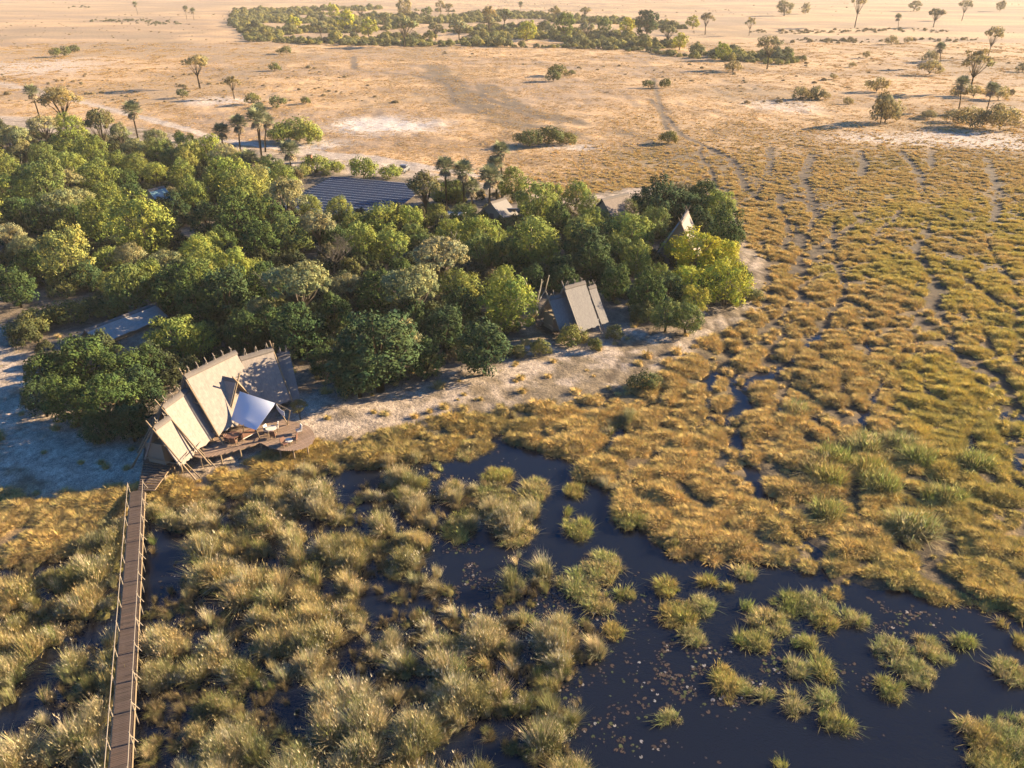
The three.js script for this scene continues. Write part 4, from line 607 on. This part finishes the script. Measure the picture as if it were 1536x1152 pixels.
{ // the small lodge
  const base = spot(850, 480, 0.9), g = thing('lodge', 'small safari lodge of three stepped grey gables under the trees', 'lodge', base), rid = (A, B, y) => [spot(...A, y), spot(...B, y)];
  const o = { mat: MAT.thatchGrey, poleMat: MAT.poleGrey };
  const m = [gable(g, base, ...rid([823.6, 447], [849, 441], 6.0), 6.0, 2.9, 2.0, { ...o, seed: 6, foot: 4.1, ends: [-0.04], lattice: true }), gable(g, base, ...rid([846.5, 431], [877, 422.5], 7.3), 7.3, 3.3, 2.2, { ...o, seed: 7, foot: 4.4, ends: [-0.02] }), gable(g, base, ...rid([882, 431], [893, 428], 6.3), 6.3, 3.0, 2.0, { ...o, seed: 8, poles: false })];
  for (const [k, h] of [[0, 2.1], [1, 2.4], [2, 2.1]]) { const c = m[k].at(0.55, -0.6, 0); c.y = 1.4 - base.y + h / 2; box(g, 'tent_wall', MAT.tent, c, V(m[k].len * 0.8, h, 2.2), Math.atan2(-m[k].u.z, m[k].u.x)); }
  deck(g, base, [[803, 490], [807, 470], [826, 466], [890, 450], [910, 474], [860, 492], [838, 503]].map(([x, y]) => spot(x, y, 1.35)), 1.35, Math.atan2(m[0].u.z, m[0].u.x) + 1.57, 0.18, PLANKD);
  for (const [a, ya, f] of [[[842, 491], 2.0, [847, 503]], [[895, 481], 2.2, [903.5, 502]], [[900, 477], 2.2, [908, 498]], [[868, 484], 2.2, [874, 498]]]) pole(g, rel(base, ...a, ya), rel(base, ...f, 0.9), 0.07, MAT.poleGrey, 'prop');
  for (const [x, y] of [[810.4, 489], [806, 490], [838, 502], [862, 491]]) { const a = rel(base, x, y, 1.3); pole(g, V(a.x, -0.3, a.z), a.clone().setY(x === 810.4 ? 2.9 : 0.45), 0.07, MAT.poleGrey, 'post'); }
  part('awning', sheet((i, j) => rel(base, mix(884, 910, i), mix(484, 473, i) + j * 5, 2.4 - j * 0.5), 5, 3, 0.03, 1), MAT.canvas, g);
}
function cottage(name, label, A, B, yr, hw, ye, mat, o = {}) {
  const a = spot(...A, yr), b = spot(...B, yr), base = V((a.x + b.x) / 2, 0, (a.z + b.z) / 2); base.y = groundY(base.x, base.z); const g = thing(name, label, o.cat ?? 'cottage', base);
  const m = gable(g, base, a, b, yr, hw, ye, { mat, poles: false, ground: base.y, stubs: o.stubs ?? 0, seed: o.seed, thick: 0.12, ...o.more });
  const c = m.at(0.5, 0, 0); c.y = (ye - base.y) / 2; box(g, 'wall', o.wall ?? MAT.tent, c, V(m.len * 0.9, ye - base.y + 0.1, hw * 1.7), Math.atan2(-m.u.z, m.u.x));
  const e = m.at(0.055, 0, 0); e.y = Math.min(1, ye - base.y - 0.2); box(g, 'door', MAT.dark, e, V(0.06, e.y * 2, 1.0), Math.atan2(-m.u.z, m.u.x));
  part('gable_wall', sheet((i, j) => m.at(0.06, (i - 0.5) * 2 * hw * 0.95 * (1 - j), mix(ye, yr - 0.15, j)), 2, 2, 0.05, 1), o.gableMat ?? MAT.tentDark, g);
  return { g, m };
}
cottage('cottage', 'thatched cottage with dark gable end among trees near the meadow', [903, 299], [942, 290], 5.6, 3.4, 2.3, MAT.brownThatch, { seed: 11 });
cottage('cottage', 'pale pointed gable with crossed poles poking above the yellow trees', [1021, 333], [1031, 316], 8.2, 3.4, 2.4, MAT.thatch, { seed: 12, stubs: 2, more: { poles: true, foot: 4 } });
cottage('tent', 'grey roofed tent among the palms beside a white beam', [736, 304], [758, 297], 5.0, 3.2, 2.4, MAT.greyRoof, { seed: 13, cat: 'tent' });
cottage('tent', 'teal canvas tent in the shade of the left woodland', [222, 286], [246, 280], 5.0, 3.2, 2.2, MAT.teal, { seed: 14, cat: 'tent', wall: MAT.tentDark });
cottage('hut', 'flat pale roofed hut at the foot of the palms', [672, 316], [696, 318], 3.0, 1.2, 2.6, MAT.white, { seed: 15, cat: 'hut' });
cottage('shaded_roof', 'long dark roof lying in tree shade above the left sand', [128, 496], [232, 456], 2.7, 2.4, 1.3, MAT.shadeRoof, { seed: 16, cat: 'building' });
{ // shelter with a white beam beside the tent
  const base = onGround(757, 330), g = thing('shelter', 'dark open shelter under a thin white beam near the tent', 'shelter', base);
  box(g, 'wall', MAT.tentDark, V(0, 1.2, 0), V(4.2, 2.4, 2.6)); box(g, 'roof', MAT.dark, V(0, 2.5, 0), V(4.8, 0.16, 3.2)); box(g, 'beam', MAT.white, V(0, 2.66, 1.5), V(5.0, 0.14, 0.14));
}
{ // solar panels in long rows
  const bl = spot(497, 266, 1.6), br = spot(640, 279, 1.6), fl = spot(452, 292, 1.6), g = thing('solar_array', 'large field of dark blue solar panels in long rows', 'solar array', V(bl.x, 0.8, bl.z)), u = V(0, 0, 0).subVectors(br, bl), W = u.length(), rows = 15; u.normalize();
  const dn = V(-u.z, 0, u.x); if (dn.z < 0) dn.negate(); const skew = V(0, 0, 0).subVectors(fl, bl), depth = 27, ang = Math.atan2(-u.z, u.x), n = 20, slide = skew.dot(u) / Math.max(1, skew.dot(dn));
  const one = new THREE.BoxGeometry(W / n * 0.965, 0.04, depth / rows * 0.80); const cells = mergeGeometries(Array.from({ length: n }, (_, k) => one.clone().translate((k - n / 2 + 0.5) * W / n, 0, 0)));
  const rim = new THREE.BoxGeometry(W, 0.05, 0.22), legs = mergeGeometries(Array.from({ length: 6 }, (_, k) => new THREE.BoxGeometry(0.08, 1.2, 0.08).translate((k - 2.5) * W / 6, -0.62, 0)));
  for (let r = 0; r < rows; r++) {
    const t = (r + 0.5) * depth / rows, c = V(u.x * (W / 2 + slide * t) + dn.x * t, 0.95, u.z * (W / 2 + slide * t) + dn.z * t);
    const row = new THREE.Group(); row.name = 'panel_row'; row.position.copy(c); row.rotation.set(0, ang, 0); g.add(row);
    const p = part('panel', cells, MAT.panel, row); p.rotation.x = 0.12; const f = part('frame', rim, MAT.frame, row); f.position.set(0, 0.06, -depth / rows * 0.42); part('support', legs, MAT.frame, row);
  }
}
{ // water tank on a stand
  const base = onGround(402, 281), g = thing('water_tank', 'round green water tank on a timber stand below the palms', 'water tank', base);
  part('tank', new THREE.LatheGeometry([[0, 0], [1.0, 0], [1.05, 0.1], [1.05, 0.6], [1.09, 0.65], [1.05, 0.7], [1.05, 1.4], [0.95, 1.62], [0.35, 1.8], [0.3, 1.9], [0, 1.9]].map((p) => new THREE.Vector2(...p)), 20).translate(0, 2.6, 0), MAT.green, g);
  box(g, 'platform', PLANKD[0], V(0, 2.52, 0), V(2.4, 0.14, 2.4)); for (const x of [-1, 1]) for (const z of [-1, 1]) pole(g, V(x, -0.2, z), V(x, 2.45, z), 0.1, MAT.pole, 'leg');
}
{ // vehicle parked by the road
  const base = onGround(606, 258), g = thing('pickup_truck', 'small grey pickup truck parked beside the sand road', 'truck', base); g.rotation.y = 1.35; g.scale.setScalar(0.95);
  const prof = new THREE.Shape(); [[-2.4, 0.55], [2.35, 0.55], [2.4, 0.95], [1.3, 1.08], [0.75, 1.72], [-0.5, 1.75], [-0.62, 1.1], [-2.4, 1.1]].forEach((p, k) => (k ? prof.lineTo(...p) : prof.moveTo(...p)));
  part('body', new THREE.ExtrudeGeometry(prof, { depth: 1.6, bevelEnabled: true, bevelSize: 0.06, bevelThickness: 0.06, bevelSegments: 2 }).translate(0, 0, -0.8), MAT.car, g);
  for (const s of [1, -1]) box(g, 'window', MAT.glass, V(0.12, 1.42, s * 0.87), V(1.0, 0.4, 0.03)); box(g, 'load_bed', MAT.dark, V(-1.5, 1.12, 0), V(1.6, 0.1, 1.4));
  const wheel = new THREE.CylinderGeometry(0.4, 0.4, 0.25, 16).rotateX(Math.PI / 2); for (const x of [-1.5, 1.5]) for (const z of [-0.8, 0.8]) { const w = part('wheel', wheel, MAT.rubber, g); w.position.set(x, 0.4, z); }
}
{ const base = onGround(465, 243), g = thing('brick_kiosk', 'small red brick kiosk beside the sand road', 'kiosk', base); box(g, 'wall', MAT.brick, V(0, 0.9, 0), V(1.1, 1.8, 1.1)); box(g, 'roof', MAT.dark, V(0, 1.86, 0), V(1.4, 0.12, 1.4)); box(g, 'door', MAT.dark, V(0, 0.7, 0.57), V(0.5, 1.4, 0.04)); }
{ // furniture on the deck
  const Y = 1.61;
  const chair = (px, py, turn, mat, label) => { const g = thing('deck_chair', label, 'chair', spot(px, py, Y), 'chairs on the lodge deck'); g.rotation.y = turn; g.scale.setScalar(0.95); box(g, 'seat', mat, V(0, 0.4, 0), V(0.55, 0.12, 0.55)); const b = box(g, 'backrest', mat, V(0, 0.72, -0.28), V(0.55, 0.6, 0.1)); b.rotation.x = -0.2; for (const x of [-0.24, 0.24]) { for (const z of [-0.22, 0.24]) box(g, 'leg', MAT.pole, V(x, 0.18, z), V(0.05, 0.36, 0.05)); box(g, 'armrest', MAT.pole, V(x * 1.2, 0.6, 0), V(0.06, 0.04, 0.55)); } };
  const table = (px, py, r, h, mat, label) => { const g = thing('table', label, 'table', spot(px, py, Y)); part('table_top', new THREE.CylinderGeometry(r, r, 0.06, 18).translate(0, h, 0), mat, g); for (let k = 0; k < 4; k++) { const a = k * 1.571 + 0.78; pole(g, V(Math.cos(a) * r * 0.75, 0, Math.sin(a) * r * 0.75), V(Math.cos(a) * r * 0.5, h, Math.sin(a) * r * 0.5), 0.035, MAT.pole, 'leg'); } };
  table(408, 651, 0.55, 0.7, MAT.cushion, 'round white topped table beside the canopy posts'); table(434, 666, 0.4, 0.45, MAT.cushion, 'low white table on the round end of the deck'); table(350, 662, 0.7, 0.72, MAT.leather, 'dark dining table under the edge of the canopy'); table(230, 676, 0.45, 0.45, MAT.wicker, 'small round tan table on the entrance terrace');
  [[402, 650, 1.2, MAT.cushion, 'pale chair left of the round white table'], [414, 646, -1.4, MAT.cushion, 'pale chair right of the round white table'], [411, 657, 3.1, MAT.leather, 'dark chair in front of the round white table'], [449, 650, -1.0, MAT.cushion, 'pale chair alone at the right end of the deck'], [427, 670, 0.9, MAT.leather, 'dark chair left of the low white table'], [442, 663, -1.6, MAT.leather, 'dark chair right of the low white table'], [343, 664, 1.4, MAT.leather, 'dark chair left of the dining table'], [352, 667, 3.1, MAT.leather, 'dark chair in front of the dining table'], [358, 660, -1.4, MAT.leather, 'dark chair right of the dining table']].forEach((a) => chair(...a));
  const sofa = (px, py, turn, label) => { const g = thing('sofa', label, 'sofa', spot(px, py, Y)); g.rotation.y = turn; box(g, 'seat', MAT.cushion, V(0, 0.35, 0), V(1.7, 0.25, 0.75)); box(g, 'backrest', MAT.leather, V(0, 0.65, -0.36), V(1.7, 0.6, 0.16)); for (const x of [-0.87, 0.87]) box(g, 'armrest', MAT.leather, V(x, 0.5, 0), V(0.14, 0.5, 0.8)); for (const x of [-0.75, 0.75]) for (const z of [-0.3, 0.3]) box(g, 'leg', MAT.pole, V(x, 0.11, z), V(0.06, 0.22, 0.06)); };
  sofa(325, 651, 0.9, 'low sofa on the deck under the second gable'); sofa(372, 655, -2.2, 'low sofa in the shade of the white canopy');
}
/* ------------------------------------------------------------------ single clumps of reeds standing clear in the water and meadow */
{
  const mats = [[0.40, 0.32, 0.12], [0.37, 0.33, 0.17], [0.34, 0.305, 0.12], [0.43, 0.355, 0.18]].map((c) => leafMat(c, 0.3)); let seed = 5000;
  const small = [1, 2, 3, 4].map((k) => reedTuft(700 + k, 75, 0.36, 1.0, { plume: 0.03, wind: 0.22, fan: 0.8 }));
  const clump = (cx, cy, w, h, look, where, tall = 1, y0 = 0) => {
    const r = rngOf(seed++), p = spot(cx, cy, y0 + 0.35 * tall), q = V(p.x, Math.max(y0, groundY(p.x, p.z)) - 0.02, p.z), zc = seen(p.x, 0.3, p.z)[2], ax = 1.12 * w * zc / FOCAL / 2, slant = (CAM_H / Math.hypot(p.z, CAM_H)), az = Math.max(0.3, 1.1 * h * zc / FOCAL / 2 / slant - 0.2 * tall), list = [], n = Math.max(3, Math.min(60, Math.round(ax * az * 16)));
    for (let k = 0; k < n; k++) { const a = r() * 6.28, d = Math.sqrt(r()) * (0.62 + 0.42 * noise(Math.cos(a) * 1.6 + seed, Math.sin(a) * 1.6, 7)), s = 0.92 * tall * (0.6 + 0.7 * r()) * (1.1 - 0.45 * d), M = new THREE.Matrix4().compose(V(Math.cos(a) * ax * d, 0, Math.sin(a) * az * d), new THREE.Quaternion().setFromAxisAngle(V(0, 1, 0), r() * 6.28), V(s * 1.1, s, s * 1.1)); const g = small[k % 4].clone().applyMatrix4(M), c = g.attributes.color, m = 0.8 + 0.4 * r(), gr = r() < 0.35 ? 0.8 : 1; for (let i = 0; i < c.count; i++) c.setXYZ(i, c.getX(i) * m * gr, c.getY(i) * m, c.getZ(i) * m * gr); list.push(g); }
    const o = new THREE.Mesh(mergeGeometries(list), mats[Math.floor(r() * 4)]); o.name = numbered('reed_clump'); o.position.copy(q); o.castShadow = o.receiveShadow = true; scene.add(o); tag(o, '', 'reeds'); lineUp(o, cx, look, where);
  };
  for (const [x, y, w, h] of [[582, 690, 22, 14], [605, 690, 30, 18], [654, 704, 18, 24], [632, 725, 26, 26], [700, 668, 28, 14], [703, 680, 40, 22]]) clump(x, y, w, h, 'small reed clump', 'in the dark channel near the bank', 0.7);
  for (const [x, y, w, h] of [[745, 712, 50, 30], [735, 740, 60, 40], [775, 762, 55, 50], [800, 735, 50, 50], [688, 790, 50, 48], [770, 795, 60, 50], [861, 733, 32, 24], [868, 790, 44, 40], [850, 765, 16, 12], [905, 848, 55, 55], [868, 872, 60, 50], [898, 900, 46, 42], [936, 887, 34, 20], [950, 778, 58, 34], [922, 941, 30, 30], [845, 928, 14, 12], [800, 925, 20, 16]]) clump(x, y, w, h, 'tall reed clump', 'in the middle pool of open water', 0.95);
  for (const [x, y, w, h] of [[1116, 857, 32, 30], [1062, 870, 26, 24], [1090, 880, 18, 16], [1000, 880, 36, 40], [1020, 920, 60, 60], [1055, 905, 46, 40], [1045, 950, 50, 34], [1150, 930, 60, 44], [1130, 960, 54, 36], [1185, 905, 60, 44], [1222, 905, 60, 46], [1240, 930, 40, 30], [1284, 926, 34, 34], [1122, 905, 20, 18], [1215, 962, 46, 22], [1195, 1000, 40, 34], [1235, 1000, 36, 50], [1240, 1045, 40, 36], [1255, 1080, 46, 40], [1195, 1055, 30, 46], [1085, 1020, 50, 60], [1118, 1035, 22, 36], [1148, 1035, 36, 22], [1345, 980, 60, 60], [1375, 1005, 56, 46], [1335, 1030, 46, 40], [1400, 970, 50, 48], [1448, 962, 50, 22], [1505, 932, 16, 16], [1518, 1005, 60, 50], [1530, 960, 24, 24], [1455, 1085, 44, 28], [1485, 1112, 66, 60], [1525, 1105, 90, 90], [1500, 1150, 90, 50], [1010, 1072, 50, 20], [1172, 1143, 16, 16]]) clump(x, y, w, h, x < 1160 ? 'pale reed clump' : x < 1300 ? 'leaning reed clump' : 'yellowish reed clump', x < 1160 ? 'in the open water beside the middle pool' : x < 1300 ? 'in the open water below the ditch mouth' : 'in the open water at the right edge', 0.85);
  for (const [x, y, w, h] of [[1296, 664, 54, 34], [1250, 682, 42, 32], [1232, 698, 40, 30], [1244, 714, 46, 30], [1305, 700, 44, 34], [1322, 722, 50, 40], [1382, 684, 40, 30], [1350, 660, 44, 20], [1378, 786, 70, 40], [1242, 765, 40, 30], [1196, 612, 26, 20], [1420, 740, 60, 24], [1465, 690, 50, 24]]) clump(x, y, w, h, 'domed green reed clump', 'in the wet meadow', 1.75, 0.1);
}
labelLines();
renderer.render(scene, camera);
